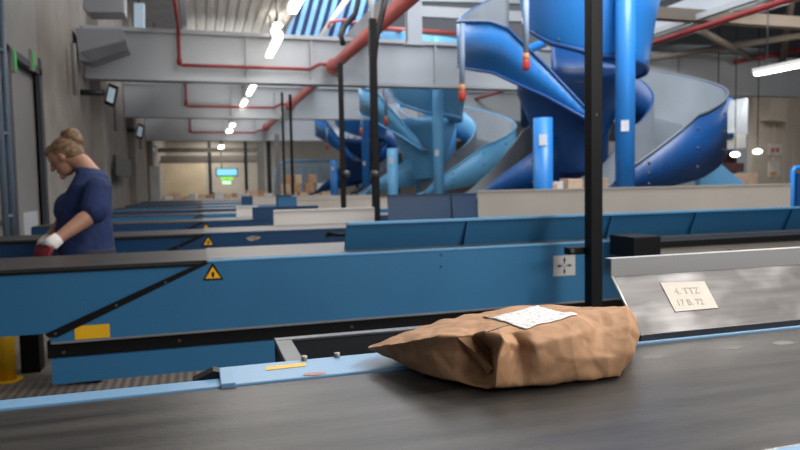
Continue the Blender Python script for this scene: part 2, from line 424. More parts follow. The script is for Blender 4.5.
# notice lies in the plate plane
pn = Vector((0, GZ - .942, -(GT - y0))).normalized() * -1     # faces the viewer
pn = Vector((0, -(GZ - .942), GT - y0)).normalized()
def on_plate(px, py, off=.0):
    r = ray(px, py); p0 = Vector((gx, y0, .942)); t_ = (p0 - CAM).dot(pn) / r.dot(pn); return CAM + r * t_ + pn * off
q = [on_plate(*c_, .0006) for c_ in ((660, 283), (704, 281.5), (718, 308), (675, 312))]
bm = new(); slab(bm, q, pn * .0008); nt_ = obj('notice', bm, mat('notice_paper', (214, 202, 188), .8, 0, .04, 60), sg)
ex = (q[1] - q[0]).normalized(); ez = pn.cross(ex).normalized(); 
if ez.z < 0: ez = -ez
INK = mat('faint_pencil', (176, 164, 154), .8)
PEN = mat('felt_pen', (178, 167, 156), .8)
def text(s, origin, ex_, ez_, n_, size, m, parent, nm, shear=0):
    cu = bpy.data.curves.new(nm, 'FONT'); cu.body = s; cu.size = size; cu.extrude = .0002; cu.shear = shear
    o = bpy.data.objects.new(nm, cu); COL.objects.link(o)
    dg = bpy.context.evaluated_depsgraph_get(); dg.update()
    me = bpy.data.meshes.new_from_object(o.evaluated_get(dg)); bpy.data.objects.remove(o)
    M = Matrix((ex_, ez_, n_)).transposed().to_4x4(); M.translation = Vector(origin)
    me.transform(M)
    bm = new(); bm.from_mesh(me); return obj(nm, bm, m, parent)
nrm = ex.cross(ez).normalized()
text('4. TTZ', q[0] + (q[1]-q[0]) * .2 + (q[3]-q[0]) * .42 + pn * .0012, ex, ez, nrm, .022, PEN, nt_, 'handwriting')
text('17 B. 72', q[0] + (q[1]-q[0]) * .12 + (q[3]-q[0]) * .8 + pn * .0012, ex, ez, nrm, .02, PEN, nt_, 'handwriting')

# ================================================================== PAPER PARCEL
st = [ # TB, TM, RG, FU, FM, FL   (px, py, distance)
 ((368.5,347,1.172),(368,347.3,1.166),(367,348,1.16),(367.3,348.7,1.16),(368,349.3,1.162),(370,350,1.168)),
 ((400,333.5,1.22),(402,338,1.16),(404,342.5,1.085),(399,349,1.11),(395,355,1.13),(394,361.5,1.15)),
 ((440,320.5,1.25),(438,328,1.15),(437,335.5,1.03),(429,350,1.055),(420,364,1.075),(423,377,1.083)),
 ((472,313.5,1.26),(465,324,1.14),(458,335.5,1.03),(457,352,1.045),(455,368,1.045),(456,385,1.035)),
 ((486,311,1.26),(480,321,1.15),(474,334,1.045),(489,351,1.085),(490,372,1.06),(472,389.5,1.012)),
 ((500,308,1.26),(496,319,1.15),(484,331.5,1.02),(494,348,1.03),(494.5,374,1.02),(486,393,.997)),
 ((512,306,1.26),(507,318,1.15),(499,331,1.02),(505,341,.985),(497,360,.97),(495,393.5,.992)),
 ((526,305,1.26),(522,316,1.15),(511,331.5,1.03),(520,345,1.025),(515,362,1.012),(509,392.8,.997)),
 ((550,303,1.26),(549,313,1.16),(540,327,1.035),(534,344,1.0),(542,366,1.003),(540,390.5,1.012)),
 ((578,306,1.25),(578,309.5,1.18),(572,316,1.09),(576,334,1.03),(575,360,1.018),(575,387,1.028)),
 ((604,307.5,1.21),(605,308.3,1.18),(605,311,1.12),(601,332,1.08),(605,357,1.042),(604,383.5,1.045)),
 ((627,305.3,1.18),(628,305.8,1.165),(629,307,1.14),(631,326,1.085),(629,354,1.06),(618,379.5,1.055)),
 ((632.5,315,1.18),(634.5,320,1.165),(637,326,1.145),(641,335,1.12),(634,354,1.095),(622,374,1.09)),
]
rings = []
for i, s in enumerate(st):
    P = [D(*p) for p in s]
    for p in P: p.z = max(p.z, BZ + .0012)
    TB, FL = P[0], P[-1]
    zb = BZ + .0012
    lift = (.03, .02, .006)[i] if i < 3 else 0
    BM = Vector((TB.x, TB.y + (.004 if i in (0, 12) else .022), (TB.z + zb) / 2 + lift * .5))
    BB = Vector((TB.x, TB.y - .004, min(TB.z - .002, zb + lift)))
    MB = (BB + FL) / 2; MB.z = max(zb, (BB.z + FL.z) / 2)
    if i == 12: BB.z = MB.z = zb + .006
    rings.append(P + [MB, BB, BM])
bm = new()
V = [[bm.verts.new(p) for p in r_] for r_ in rings]
m_ = len(V[0])
for a, b in zip(V, V[1:]):
    for k in range(m_): bm.faces.new((a[k], a[(k+1) % m_], b[(k+1) % m_], b[k]))
bm.faces.new(V[0][::-1]); bm.faces.new(V[-1])
bmesh.ops.recalc_face_normals(bm, faces=bm.faces)
cl = bm.edges.layers.float.new('crease_edge')
for e in bm.edges: e[cl] = .5
def crease(i, k, j, l, w):
    e = bm.edges.get((V[i][k], V[j][l]))
    if e: e[cl] = w
for i in range(12):
    crease(i, 2, i+1, 2, .85 if i < 7 else .45)            # front ridge
    crease(i, 5, i+1, 5, .35)
    crease(i, 0, i+1, 0, .5)
for k in (2, 3, 4): crease(4, k, 4, k+1, .5); crease(5, k, 5, k+1, .9); crease(6, k, 6, k+1, .8); crease(3, k, 3, k+1, .7); crease(7, k, 7, k+1, .7)
for k in range(5): crease(11, k, 11, k+1, .75)
for k in range(5): crease(12, k, 12, k+1, .6)
def paper_mat():
    m = bpy.data.materials.new('kraft_paper'); m.use_nodes = True; nt = m.node_tree; b = nt.nodes['Principled BSDF']
    tc = nt.nodes.new('ShaderNodeTexCoord')
    n = nt.nodes.new('ShaderNodeTexNoise'); n.inputs['Scale'].default_value = 60; n.inputs['Detail'].default_value = 6
    nt.links.new(tc.outputs['Object'], n.inputs['Vector'])
    r = nt.nodes.new('ShaderNodeValToRGB'); e = r.color_ramp.elements
    e[0].position = .3; e[0].color = lin((158, 119, 87)); e[1].position = .7; e[1].color = lin((176, 136, 102))
    nt.links.new(n.outputs['Fac'], r.inputs['Fac']); nt.links.new(r.outputs['Color'], b.inputs['Base Color'])
    b.inputs['Roughness'].default_value = .7; b.inputs['Specular IOR Level'].default_value = .25
    # sharp folded facets
    nz = nt.nodes.new('ShaderNodeTexNoise'); nz.inputs['Scale'].default_value = 9; nz.inputs['Detail'].default_value = 2
    nt.links.new(tc.outputs['Object'], nz.inputs['Vector'])
    add = nt.nodes.new('ShaderNodeVectorMath'); add.operation = 'MULTIPLY_ADD'; add.inputs[1].default_value = (.09, .09, .09)
    nt.links.new(nz.outputs['Color'], add.inputs[0]); nt.links.new(tc.outputs['Object'], add.inputs[2])
    v = nt.nodes.new('ShaderNodeTexVoronoi'); v.feature = 'F1'; v.inputs['Scale'].default_value = 17
    nt.links.new(add.outputs[0], v.inputs['Vector'])
    bp = nt.nodes.new('ShaderNodeBump'); bp.inputs['Strength'].default_value = .45; bp.inputs['Distance'].default_value = .012
    nt.links.new(v.outputs['Distance'], bp.inputs['Height']); nt.links.new(bp.outputs['Normal'], b.inputs['Normal'])
    return m
par = thing('paper_parcel', 'crumpled brown paper parcel with white address label lying on the front belt', 'parcel', (.45, 1.05, BZ))
bag = obj('bag', bm, paper_mat(), par)
sub = bag.modifiers.new('s', 'SUBSURF'); sub.levels = sub.render_levels = 4
tex = bpy.data.textures.new('crumple', 'VORONOI'); tex.noise_scale = .05; tex.weight_1 = -1; tex.weight_2 = 1
dm_ = bag.modifiers.new('d', 'DISPLACE'); dm_.texture = tex; dm_.strength = .011; dm_.mid_level = .1; dm_.texture_coords = 'LOCAL'
baked(bag); smooth(bag)
for v in bag.data.vertices: v.co.z = max(v.co.z, .0008)
# dark slot folded under the flap, seam line
bm = new(); bm.from_mesh(bag.data); bm.transform(Matrix.Translation(par.location)); bvh = BVHTree.FromBMesh(bm); bm.free()
def on_bag(px, py):
    h = bvh.ray_cast(CAM, ray(px, py).normalized()); return h[0]
fp = [on_bag(*c_) for c_ in ((458, 338), (470, 337), (480, 349), (493.5, 368), (488, 374), (477, 361), (466, 348))]
fo = [.001, .001, .004, .007, .009, .006, .003]
fp = [p_ + (CAM - p_).normalized() * o_ for p_, o_ in zip(fp, fo)]
bm = new(); cen = sum(fp, Vector()) / len(fp) + (CAM - fp[0]).normalized() * .003
vv = [bm.verts.new(p_) for p_ in fp]; vc = bm.verts.new(cen)
for i in range(len(vv)): bm.faces.new((vv[i], vv[(i + 1) % len(vv)], vc))
flap = obj('folded_flap', bm, bag.data.materials[0], par); sd = flap.modifiers.new('s', 'SOLIDIFY'); sd.thickness = .0008; baked(flap)
LQ = [on_bag(*c_) for c_ in ((488.5, 319), (525, 330), (578, 315.5), (552, 305), (520, 308))]
def bil(u, v):
    a = LQ[0].lerp(LQ[1], u); b = LQ[4].lerp(LQ[3], u) if v > .5 else LQ[4].lerp(LQ[3], u); return a
# rectangle from three corners
A, B, Cc = LQ[0], LQ[1], LQ[2]
Dd = A + (Cc - B)
bm = new(); N = 14; M2 = 20; uvl = bm.loops.layers.uv.new('UVMap'); top = []; uvs = {}
for i in range(N + 1):
    row = []
    for j in range(M2 + 1):
        p = (A.lerp(B, i / N)).lerp(Dd.lerp(Cc, i / N), j / M2)
        h = bvh.ray_cast(Vector((p.x, p.y, 2)), Vector((0, 0, -1)))[0]
        vv = bm.verts.new((p.x, p.y, (h.z if h else p.z) + .0014 + (.002 if (i in (0,) and j > M2 - 5) else 0))); uvs[vv] = (j / M2, i / N); row.append(vv)
    top.append(row)
for i in range(N):
    for j in range(M2):
        f_ = bm.faces.new((top[i][j], top[i+1][j], top[i+1][j+1], top[i][j+1])); f_.smooth = True
        for l_ in f_.loops: l_[uvl].uv = uvs[l_.vert]
bmesh.ops.recalc_face_normals(bm, faces=bm.faces)
if bm.faces[:][0].normal.z < 0: bmesh.ops.reverse_faces(bm, faces=bm.faces)
def label_mat():
    m = bpy.data.materials.new('address_label'); m.use_nodes = True; nt = m.node_tree; b = nt.nodes['Principled BSDF']
    uv = nt.nodes.new('ShaderNodeUVMap'); mp = nt.nodes.new('ShaderNodeMapping'); mp.inputs['Scale'].default_value = (9, 14, 1)
    nt.links.new(uv.outputs[0], mp.inputs[0])
    br = nt.nodes.new('ShaderNodeTexNoise'); br.inputs['Scale'].default_value = 1.3; br.inputs['Detail'].default_value = 3
    nt.links.new(mp.outputs[0], br.inputs[0])
    r = nt.nodes.new('ShaderNodeValToRGB'); e = r.color_ramp.elements
    e[0].position = .38; e[0].color = lin((176, 172, 170)); e[1].position = .5; e[1].color = lin((218, 214, 210))
    nt.links.new(br.outputs['Fac'], r.inputs['Fac']); nt.links.new(r.outputs['Color'], b.inputs['Base Color'])
    b.inputs['Roughness'].default_value = .5
    return m
lab = obj('address_label', bm, label_mat(), par)
lab['label'] = 'white address label with faint grey print'
sd = lab.modifiers.new('s', 'SOLIDIFY'); sd.thickness = .0006; sd.offset = 1; baked(lab)
def strip_on_bag(pts, w, m, nm):
    bm = new(); P3 = [on_bag(*p_) for p_ in pts]
    for a, b in zip(P3, P3[1:]):
        d_ = (b - a).normalized(); s_ = d_.cross(Vector((0, 0, 1))).normalized() * w
        slab(bm, [a - s_ + Vector((0,0,.0006)), b - s_ + Vector((0,0,.0006)), b + s_ + Vector((0,0,.0006)), a + s_ + Vector((0,0,.0006))], (0, 0, .0008))
    return obj(nm, bm, m, par)
strip_on_bag(((488, 332), (499, 328.5), (509, 325.5)), .0008, mat('fold_line', (104, 74, 52), .8), 'seam')
strip_on_bag(((484, 317), (490, 318.6)), .0022, mat('fold_line', (104, 74, 52), .8), 'print_mark')

# ================================================================== TELESCOPIC CONVEYORS
def warning(parent, X, Yf, Z, s, m1=BLACK, m2=WARN, nm='warning_sign'):
    bm = new(); h = s * .88
    slab(bm, [(X - s*.5, Yf - .002, Z), (X + s*.5, Yf - .002, Z), (X, Yf - .002, Z + h)], (0, .0015, 0)); b_ = obj(nm, bm, m1, parent)
    bm = new(); slab(bm, [(X - s*.36, Yf - .0028, Z + h*.1), (X + s*.36, Yf - .0028, Z + h*.1), (X, Yf - .0028, Z + h*.76)], (0, .0007, 0)); obj('yellow_field', bm, m2, b_)
    bm = new(); slab(bm, [(X + .0*s + math.cos(a*.7)*s*.085*(1.2 if a in (1,2,3) else .8), Yf - .0036, Z + h*.32 + math.sin(a*.7)*s*.14) for a in range(9)], (0, .0007, 0)); obj('symbol', bm, m1, b_)
    return b_
def conveyor(label, yn, wid, xend, paint, xleft, detail=True, xd0=-.667, xd1=.02):
    yb = yn + wid
    t = thing('telescopic_conveyor', label, 'conveyor', (.5, yn + wid / 2, 0), 'telescopic belt conveyors side by side')
    # fixed body: upper panel with slanted left end
    bm = new(); slab(bm, [(xd0, yn, .565), (xend, yn, .565), (xend, yn, .9), (xd1, yn, .9), (xd0, yn, .605)], (0, wid, 0)); obj('upper_panel', bm, paint, t)
    bm = new(); box(bm, (xd1, yn - .004, .892), (xend, yn + .02, .903), 0, .002); obj('top_edge', bm, SKYB if paint is BLUE else paint, t)  # lighter blue puts the light on the upper edge into the colour
    # extending boom
    bm = new(); slab(bm, [(xleft, yn + .012, .606), (xd0 + .0, yn + .012, .606), (xd1 - .002, yn + .012, .886), (xleft, yn + .012, .886)], (0, wid - .024, 0)); obj('boom', bm, paint, t)
    bm = new(); box(bm, (xd1, yn + .022, .9), (xend, yb - .02, .905)); obj('belt', bm, mat('grey_belt', (104, 100, 98), .42, 0, .2, 5, stretch=(.5, 4, 1)), t)
    bm = new(); slab(bm, [(xd0 - .005, yn - .003, .588), (xd0 + .03, yn - .003, .588), (xd1 + .03, yn - .003, .897), (xd1 - .012, yn - .003, .9), (xd0 - .02, yn - .003, .606)], (0, .012, 0)); w = obj('wear_strip', bm, BLACK, t)
    bm = new(); box(bm, (xleft, yn + .03, .886), (xd1, yb - .03, .9)); obj('boom_belt', bm, mat('boom_belt_dark', (52, 48, 46), .4, 0, .2, 5, stretch=(.5, 4, 1)), t)
    if detail:
        bm = new(); box(bm, (xleft, yn + .004, .878), (xd1 - .04, yn + .014, .889)); obj('edge_moulding', bm, BLACK, t)
        for k in range(3):
            f_ = (.02, .4, .72)[k]; bm = new(); c_ = Vector((xd0 + .01, yn - .004, .6)).lerp(Vector((xd1, yn - .004, .888)), f_); tube(bm, [c_, c_ + Vector((0, -.004, 0))], .006, 8); obj('screw', bm, STEEL, w)
        bm = new(); box(bm, (xd0 + .004, yn - .004, .558), (xend, yn + .01, .567)); obj('bottom_flange', bm, mat('flange_grey', (128, 130, 134), .5), t)
    # dark recess and lower skirt
    bm = new(); box(bm, (xd0 - .02, yn + .03, .486), (xend, yb - .03, .565)); r_ = obj('black_rail', bm, BLACK, t)
    if detail:
        for x_, z_ in ((-.62, .51), (-.12, .522), (.72, .52), (1.5, .52)):
            bm = new(); tube(bm, [(x_, yn + .032, z_), (x_, yn + .022, z_)], .007, 8); obj('bolt', bm, STEEL, r_)
    bm = new(); box(bm, (xd0 - .002, yn + .01, .371), (xend, yb - .01, .486)); obj('lower_skirt', bm, paint, t)
    bm = new(); box(bm, (.62, yn + .1, 0), (min(xend - .1, 1.5), yb - .1, .371)); obj('pedestal', bm, DSTEEL, t)
    warning(t, .044, yn, .806, .096)
    if detail: bx('yellow_label', (-.566, yn - .002, .57), (-.42, yn, .632), YEL, t)
    return t
CW = .64
c1 = conveyor('medium blue conveyor nearest the camera, the woman rests her glove on it', 3.25, CW, 4.6, BLUE, -1.75)
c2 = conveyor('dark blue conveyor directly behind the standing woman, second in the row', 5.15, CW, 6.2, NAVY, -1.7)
bm = new(); 
slab(bm, [(.10 + math.cos(a*.5)*.06*random.uniform(.7,1.1) + .27, 5.148, .85 + math.sin(a*.5)*.022*random.uniform(.7,1.1)) for a in range(12)], (0, .0015, 0)); obj('torn_sticker', bm, mat('torn_paper', (170, 158, 146), .8, 0, .25, 60), c2)
C_Y = [6.98, 8.8, 10.6, 12.4, 14.2, 16.0, 17.8]
lb = ['dark blue conveyor third in the row, with a short white guard at its back', 'blue conveyor fourth in the row, carrying the long beige guard behind the two black posts', 'dark blue conveyor fifth in the row from the camera', 'blue conveyor sixth in the row from the camera', 'dark blue conveyor third from the far end of the row', 'blue conveyor second from the far end of the row', 'blue conveyor at the far end of the row, before the parcel table']
far = []
for i, y in enumerate(C_Y):
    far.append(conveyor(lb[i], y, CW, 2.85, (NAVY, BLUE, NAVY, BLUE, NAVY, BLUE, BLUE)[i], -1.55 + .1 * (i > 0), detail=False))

# guard panels: near guard of the first conveyor, leaning with a lip and ribs
def guard(parent, x0, x1, y, z0, z1, m, lean=.0, lip=.03, ribs=(), nm='guard_panel', th=.012, lipm=None):
    bm = new(); slab(bm, [(x0, y, z0), (x1, y, z0), (x1, y + lean, z1), (x0, y + lean, z1)], (0, th, 0)); g_ = obj(nm, bm, m, parent)
    if lip:
        bm = new(); box(bm, (x0, y + lean - lip * .5, z1 - .003), (x1, y + lean + lip, z1 + .009)); obj('lip', bm, lipm or m, g_)
    for rx in ribs:
        bm = new(); slab(bm, [(rx, y - .03, z0), (rx, y, z0), (rx, y + lean, z1 - .004), (rx, y + lean - .012, z1 - .004)], (.008, 0, 0)); obj('rib', bm, m, g_)
    return g_
y = 3.25
guard(c1, .71, 4.6, y + .12, .905, 1.046, BLUE, -.075, .02, (1.37, 2.27, 2.86, 3.6), lipm=SKYB)  # lip in lighter blue: its highlight is painted in
guard(c2, .6, 1.5, 5.15 + CW - .02, .905, 1.03, WHITE, .0, .02, nm='back_guard')
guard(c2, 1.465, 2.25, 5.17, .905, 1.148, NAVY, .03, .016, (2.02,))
guard(c2, 2.255, 5.63, 5.17, .905, 1.168, BEIGE, .0, .012, ())
guard(far[0], .38, .62, 6.98 + CW - .02, .905, 1.018, WHITE, 0, .02, nm='back_guard')
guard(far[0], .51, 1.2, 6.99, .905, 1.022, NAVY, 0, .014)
guard(far[1], .985, 1.228, 8.82, .905, 1.09, BLUE, 0, .014)
guard(far[1], 1.232, 2.85, 8.82, .905, 1.055, BEIGE, 0, .014)
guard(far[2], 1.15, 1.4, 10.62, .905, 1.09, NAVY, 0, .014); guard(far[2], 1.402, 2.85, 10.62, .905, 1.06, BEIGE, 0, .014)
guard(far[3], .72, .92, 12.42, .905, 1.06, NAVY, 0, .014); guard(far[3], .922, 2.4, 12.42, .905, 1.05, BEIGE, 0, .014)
# latch on conveyor 2 near guard of conveyor 1
bm = new(); a = OY(372 - 40, 234, 5.14); tube(bm, [OY(329, 234, 5.13), OY(349, 234.5, 5.13)], .012, 8); tube(bm, [OY(329, 234, 5.13), OY(329, 234, 5.15)], .02, 8); obj('latch', bm, BLACK, c2)
# rivets + four-arrow sign on conveyor 1
for px, py in ((441, 255), (441, 266.5)):
    p = OY(px, py, 3.25); bm = new(); tube(bm, [p, p + Vector((0, -.004, 0))], .006, 8); obj('rivet', bm, DSTEEL, c1)
a = OY(553, 256, 3.25); b = OY(575, 275, 3.25)
t = bx('arrow_sign', (a.x, 3.247, b.z), (b.x, 3.25, a.z), mat('sign_pale', (186, 186, 184), .5), c1)
cx, cz = (a.x + b.x) / 2, (a.z + b.z) / 2; s = .05
bm = new()
for k in range(4):
    ang = k * math.pi / 2; u = Vector((math.cos(ang), 0, math.sin(ang))); w = Vector((-u.z, 0, u.x)); c_ = Vector((cx, 3.2455, cz))
    slab(bm, [c_ + u * .008 - w*.0025, c_ + u * .027 - w*.0025, c_ + u * .026 - w * .009, c_ + u * .05, c_ + u * .026 + w * .009, c_ + u * .027 + w*.0025, c_ + u * .008 + w*.0025], (0, .001, 0))
obj('four_arrows', bm, BLACK, t)

# black roller unit and grey panel in front of conveyor 1 (right)
rp = thing('side_table', 'grey low table edge with black end block in front of the nearest conveyor', 'table', (3.4, 3.1, 0))
bm = new(); a = OY(634, 237, 2.98); b = OY(661, 257, 2.98)
box(bm, (a.x, 2.98, b.z), (b.x, 3.2, a.z), 0, .008); obj('end_block', bm, BLACK, rp)
bm = new(); box(bm, (b.x - .01, 3.0, .875), (4.4, 3.2, .91), 0, .004); obj('black_top', bm, BLACK, rp)
bm = new(); box(bm, (b.x, 3.02, .70), (4.4, 3.18, .874), 0, .003); pz = obj('panel', bm, mat('panel_grey', (150, 146, 138), .5), rp)
bm = new(); p = OY(731, 252, 3.0); tube(bm, [(p.x, 3.02, p.z), (p.x, 3.0, p.z)], .013, 8); obj('knob', bm, BLACK, pz)
for xx in (b.x + .1, 4.2): bx('leg', (xx, 3.06, 0), (xx + .06, 3.12, .7), DSTEEL, rp)

# black posts, one by each conveyor
def post(label, X, Yp, w, top, arm=False):
    t = thing('black_post', label, 'post', (X, Yp, 0), 'black square posts')
    bx('shaft', (X - w/2, Yp - w/2, .01), (X + w/2, Yp + w/2, top), BLACK, t, .004)
    bx('foot_plate', (X - w, Yp - w, 0), (X + w, Yp + w, .012), BLACK, t)
    return t
pp = D(593.5, 200, 3.38)
p1 = post('tall square black post standing close behind the paper parcel', pp.x, pp.y, .066, 5.2)
bm = new(); a = OY(567, 251, pp.y + .06); box(bm, (a.x - .01, pp.y + .02, a.z - .018), (pp.x - .02, pp.y + .075, a.z + .022), 0, .006); ar = obj('stop_arm', bm, BLACK, p1)
bm = new(); tube(bm, [(a.x + .005, pp.y + .02, a.z + .004), (a.x + .005, pp.y + .012, a.z + .004)], .011, 10); obj('bolt', bm, STEEL, ar)
q_ = D(593, 115, 3.33); bm = new(); tube(bm, [(pp.x - .005, pp.y - .032, q_.z), (pp.x - .005, pp.y - .037, q_.z)], .006, 8); obj('screw', bm, STEEL, p1)
pa2 = D(374, 200, 7.0); p2 = post('black post with hose at its top, rising behind the long white guard', pa2.x, pa2.y - .08, .072, 2.95)
pa3 = D(343.5, 200, 8.25); p3 = post('thinner black post with curved hose, just left of the hose-topped post', pa3.x, pa3.y, .058, 2.75)
pa4 = D(293, 200, 13.6); p4 = post('thin black post right of two in front of the cardboard pile', pa4.x, pa4.y, .055, 3.1)
pa5 = D(286, 200, 13.3); p5 = post('thin black post left of two in front of the cardboard pile', pa5.x - .02, pa5.y, .045, 3.1)
HOSE = mat('hose_black', (24, 24, 26), .5)
HOSEG = mat('hose_grey', (150, 150, 150), .5)
def hose(parent, pts, r, m=HOSE):
    bm = new(); tube(bm, [D(*p_) for p_ in pts], r, 8); obj('hose', bm, m, parent)
hose(p2, ((374, 60, 7.0), (376, 38, 7.0), (382, 14, 7.0), (386, -6, 7.0)), .035)
hose(p2, ((371, 55, 7.0), (371, 30, 7.0), (372, 10, 7.0), (370, -5, 7.0)), .03, HOSEG)
hose(p3, ((343.5, 45, 8.3), (341, 36, 8.3), (345, 26, 8.3), (355, 14, 8.3), (358, 2, 8.3), (357, -8, 8.3)), .035)
for o_, px in ((p3, 342.5), (p2, 371)):
    d_ = 8.2 if o_ is p3 else 6.9
    c_ = D(px + 4, 174 if o_ is p3 else 174, d_); bm = new(); ball(bm, c_, .05, seg=10); obj('junction', bm, STEEL, o_)

# ================================================================== SPIRAL CHUTES
def sweep(bm, pts, w, hl, hr, th=.03):
    """open trough along pts; left wall hl, right wall hr (seen in the travel direction)"""
    n = len(pts); rs = []
    for i, p in enumerate(pts):
        t = (pts[min(i+1, n-1)] - pts[max(i-1, 0)]); t.z = 0; t.normalize()
        s = Vector((t.y, -t.x, 0)); l, r = hl[i], hr[i]
        loop = [(-w - th, l), (-w - th, -th), (w + th, -th), (w + th, r), (w, r), (w, 0), (-w, 0), (-w, l)]
        rs.append([bm.verts.new(p + s * a + Vector((0, 0, b))) for a, b in loop])
    fs = []
    for a, b in zip(rs, rs[1:]):
        for k in range(8):
            f_ = bm.faces.new((a[k], a[(k+1) % 8], b[(k+1) % 8], b[k])); f_.material_index = 1 if k in (4, 5, 6) else 0; f_.smooth = k in (0, 2, 4, 6); fs.append(f_)
    for r_, rev in ((rs[0], 1), (rs[-1], 0)):
        for q in ((0, 1, 6, 7), (1, 2, 5, 6), (2, 3, 4, 5)):
            fs.append(bm.faces.new([r_[i] for i in (q[::-1] if rev else q)]))
    bmesh.ops.recalc_face_normals(bm, faces=fs)
    return rs
def arc(cx, cd_, r, a0, a1, zf, n=40):
    out = []
    for i in range(n + 1):
        a = R(a0 + (a1 - a0) * i / n); out.append(pw(cx + r * math.cos(a), cd_ + r * math.sin(a), zf(a0 + (a1 - a0) * i / n)))
    return out
def interp(tab):
    tab = sorted(tab)
    def f_(x_):
        if x_ <= tab[0][0]: return tab[0][1]
        for (a, b), (c_, d_) in zip(tab, tab[1:]):
            if x_ <= c_: return b + (d_ - b) * (x_ - a) / (c_ - a)
        return tab[-1][1]
    return f_
def bolts(parent, rs, every, idx, off=.02):
    bm = new()
    for i in range(2, len(rs) - 1, every):
        a, b = rs[i][idx], rs[i][idx + 1] 
        for f_ in (.2, .5, .8):
            p = a.lerp(b, f_); ball(bm, p, off, seg=6)
    o = obj('bolt_row', bm, STEEL, parent); o['kind'] = 'stuff'; return o
def tower(label, main, dark, dy=0):
    base = pw(2.7, 9.8, 0)
    t = thing('spiral_chute', label, 'chute', (base.x, base.y, 0), 'spiral parcel chutes')
    def seg(nm, pts, w, hl, hr, m, bolt=None, rim=None):
        bm = new(); rs = sweep(bm, pts, w, hl, hr); cs = [[v.co.copy() for v in r_] for r_ in rs]
        o = obj(nm, bm, [m, LINER], t)
        if bolt is not None: bolts(o, cs, 5, bolt)
        return o, cs
    # right-hand landing flight: back -> right -> front, ends pointing left
    zf = interp([(100, 2.8), (45, 2.36), (0, 1.88), (-25, 1.63), (-57, 1.27), (-90, 1.08)])
    pts = arc(2.72, 10.0, 1.5, 100, -90, zf, 44)
    for k in range(1, 6): pts.append(pw(2.72 - .1 * k, 8.5, 1.1 - .03 * k))
    n = len(pts)
    lw = [min(.77, max(.03, (n - 3 - i) / 10 * .74 + .03)) for i in range(n)]
    rw = [min(.74, max(.1, (n - 1 - i) / 11 * .74)) for i in range(n)]
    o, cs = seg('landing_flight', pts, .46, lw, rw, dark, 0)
    bm = new(); tube(bm, [c_[0] + Vector((0, 0, .01)) for c_ in cs], .018, 6); obj('rim', bm, LINER if main is CHB else main, o)
    # left-hand landing flight
    zf = interp([(60, 2.4), (0, 1.9), (-25, 1.63), (-57, 1.27), (-90, 1.08)])
    pts = arc(1.35, 10.9, 1.5, 40, -90, zf, 30)
    for k in range(1, 6): pts.append(pw(1.35 - .1 * k, 9.4, 1.1 - .03 * k))
    n = len(pts)
    lw = [min(.77, max(.03, (n - 3 - i) / 10 * .74 + .03)) for i in range(n)]; rw = [min(.76, max(.1, (n - 1 - i) / 12 * .76)) for i in range(n)]
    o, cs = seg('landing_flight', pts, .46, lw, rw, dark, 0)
    # upper left flight: back-left -> left -> front -> dives under the drum
    zf = interp([(110, 3.55), (180, 3.05), (215, 2.75), (238, 2.35), (256, 1.95)])
    pts = arc(2.95, 10.2, 1.55, 118, 254, zf, 44)
    n = len(pts)
    rw = [min(.64 + max(0, .5 * (1 - i / 16)), max(.03, (n - i) / 11 * .64)) for i in range(n)]
    o, cs = seg('upper_flight', pts, .46, [.12] * n, rw, main, None)
    bm = new(); tube(bm, [c_[3] for c_ in cs], .02, 6); obj('rim', bm, dark, o)
    bm = new(); tube(bm, [c_[2] for c_ in cs], .02, 6); obj('lower_rim', bm, dark, o)
    # top flight around the drum, flaring upwards
    zf = interp([(150, 3.6), (180, 3.35), (225, 2.98), (270, 2.76), (360, 2.66)])
    pts = arc(2.52, 9.05, .5, 150, 385, zf, 40); n = len(pts)
    bm = new(); rr = []
    for i, p in enumerate(pts):
        c0 = pw(2.52, 9.05, 0); u = Vector((p.x - c0.x, p.y - c0.y, 0)).normalized()
        rr.append([bm.verts.new(Vector((c0.x, c0.y, p.z)) + u * r_ + Vector((0, 0, h_))) for r_, h_ in ((.8, 0), (.82, .06), (.9, .6), (1.1, 1.6), (1.07, 1.6), (.87, .6), (.78, .06), (.5, .03), (.5, 0))])
    fs = []
    for a_, b_ in zip(rr, rr[1:]):
        for k in range(9):
            f_ = bm.faces.new((a_[k], a_[(k+1) % 9], b_[(k+1) % 9], b_[k])); f_.smooth = k in (1, 2); f_.material_index = 1 if k in (4, 5, 6) else 0; fs.append(f_)
    fs += [bm.faces.new(rr[0]), bm.faces.new(rr[-1][::-1])]
    bmesh.ops.recalc_face_normals(bm, faces=fs)
    cs = [[v.co.copy() for v in r_] for r_ in rr]
    o = obj('top_flight', bm, [main, LINER], t)
    bm = new(); tube(bm, [c_[0] for c_ in cs], .035, 6); obj('lower_rim', bm, dark, o)
    bolts(o, [[c_[1] + Vector((0, 0, .0)), c_[1] + Vector((0, 0, .01))] for c_ in cs], 4, 0, .016)
    # drum
    c_ = pw(2.46, 9.5, 0); bm = new(); lathe(bm, c_, [(.48, 1.34), (.5, 1.36), (.52, 1.9), (.6, 2.1), (.76, 2.5), (.76, 2.72), (.4, 2.74)]); dr = obj('drum', bm, dark, t)
    bm = new()
    for k in range(16):
        for z in (1.42, 1.9): ball(bm, (c_.x + math.cos(k * .393) * .515, c_.y + math.sin(k * .393) * .515, z), .015, seg=6)
    o = obj('bolt_row', bm, STEEL, dr); o['kind'] = 'stuff'
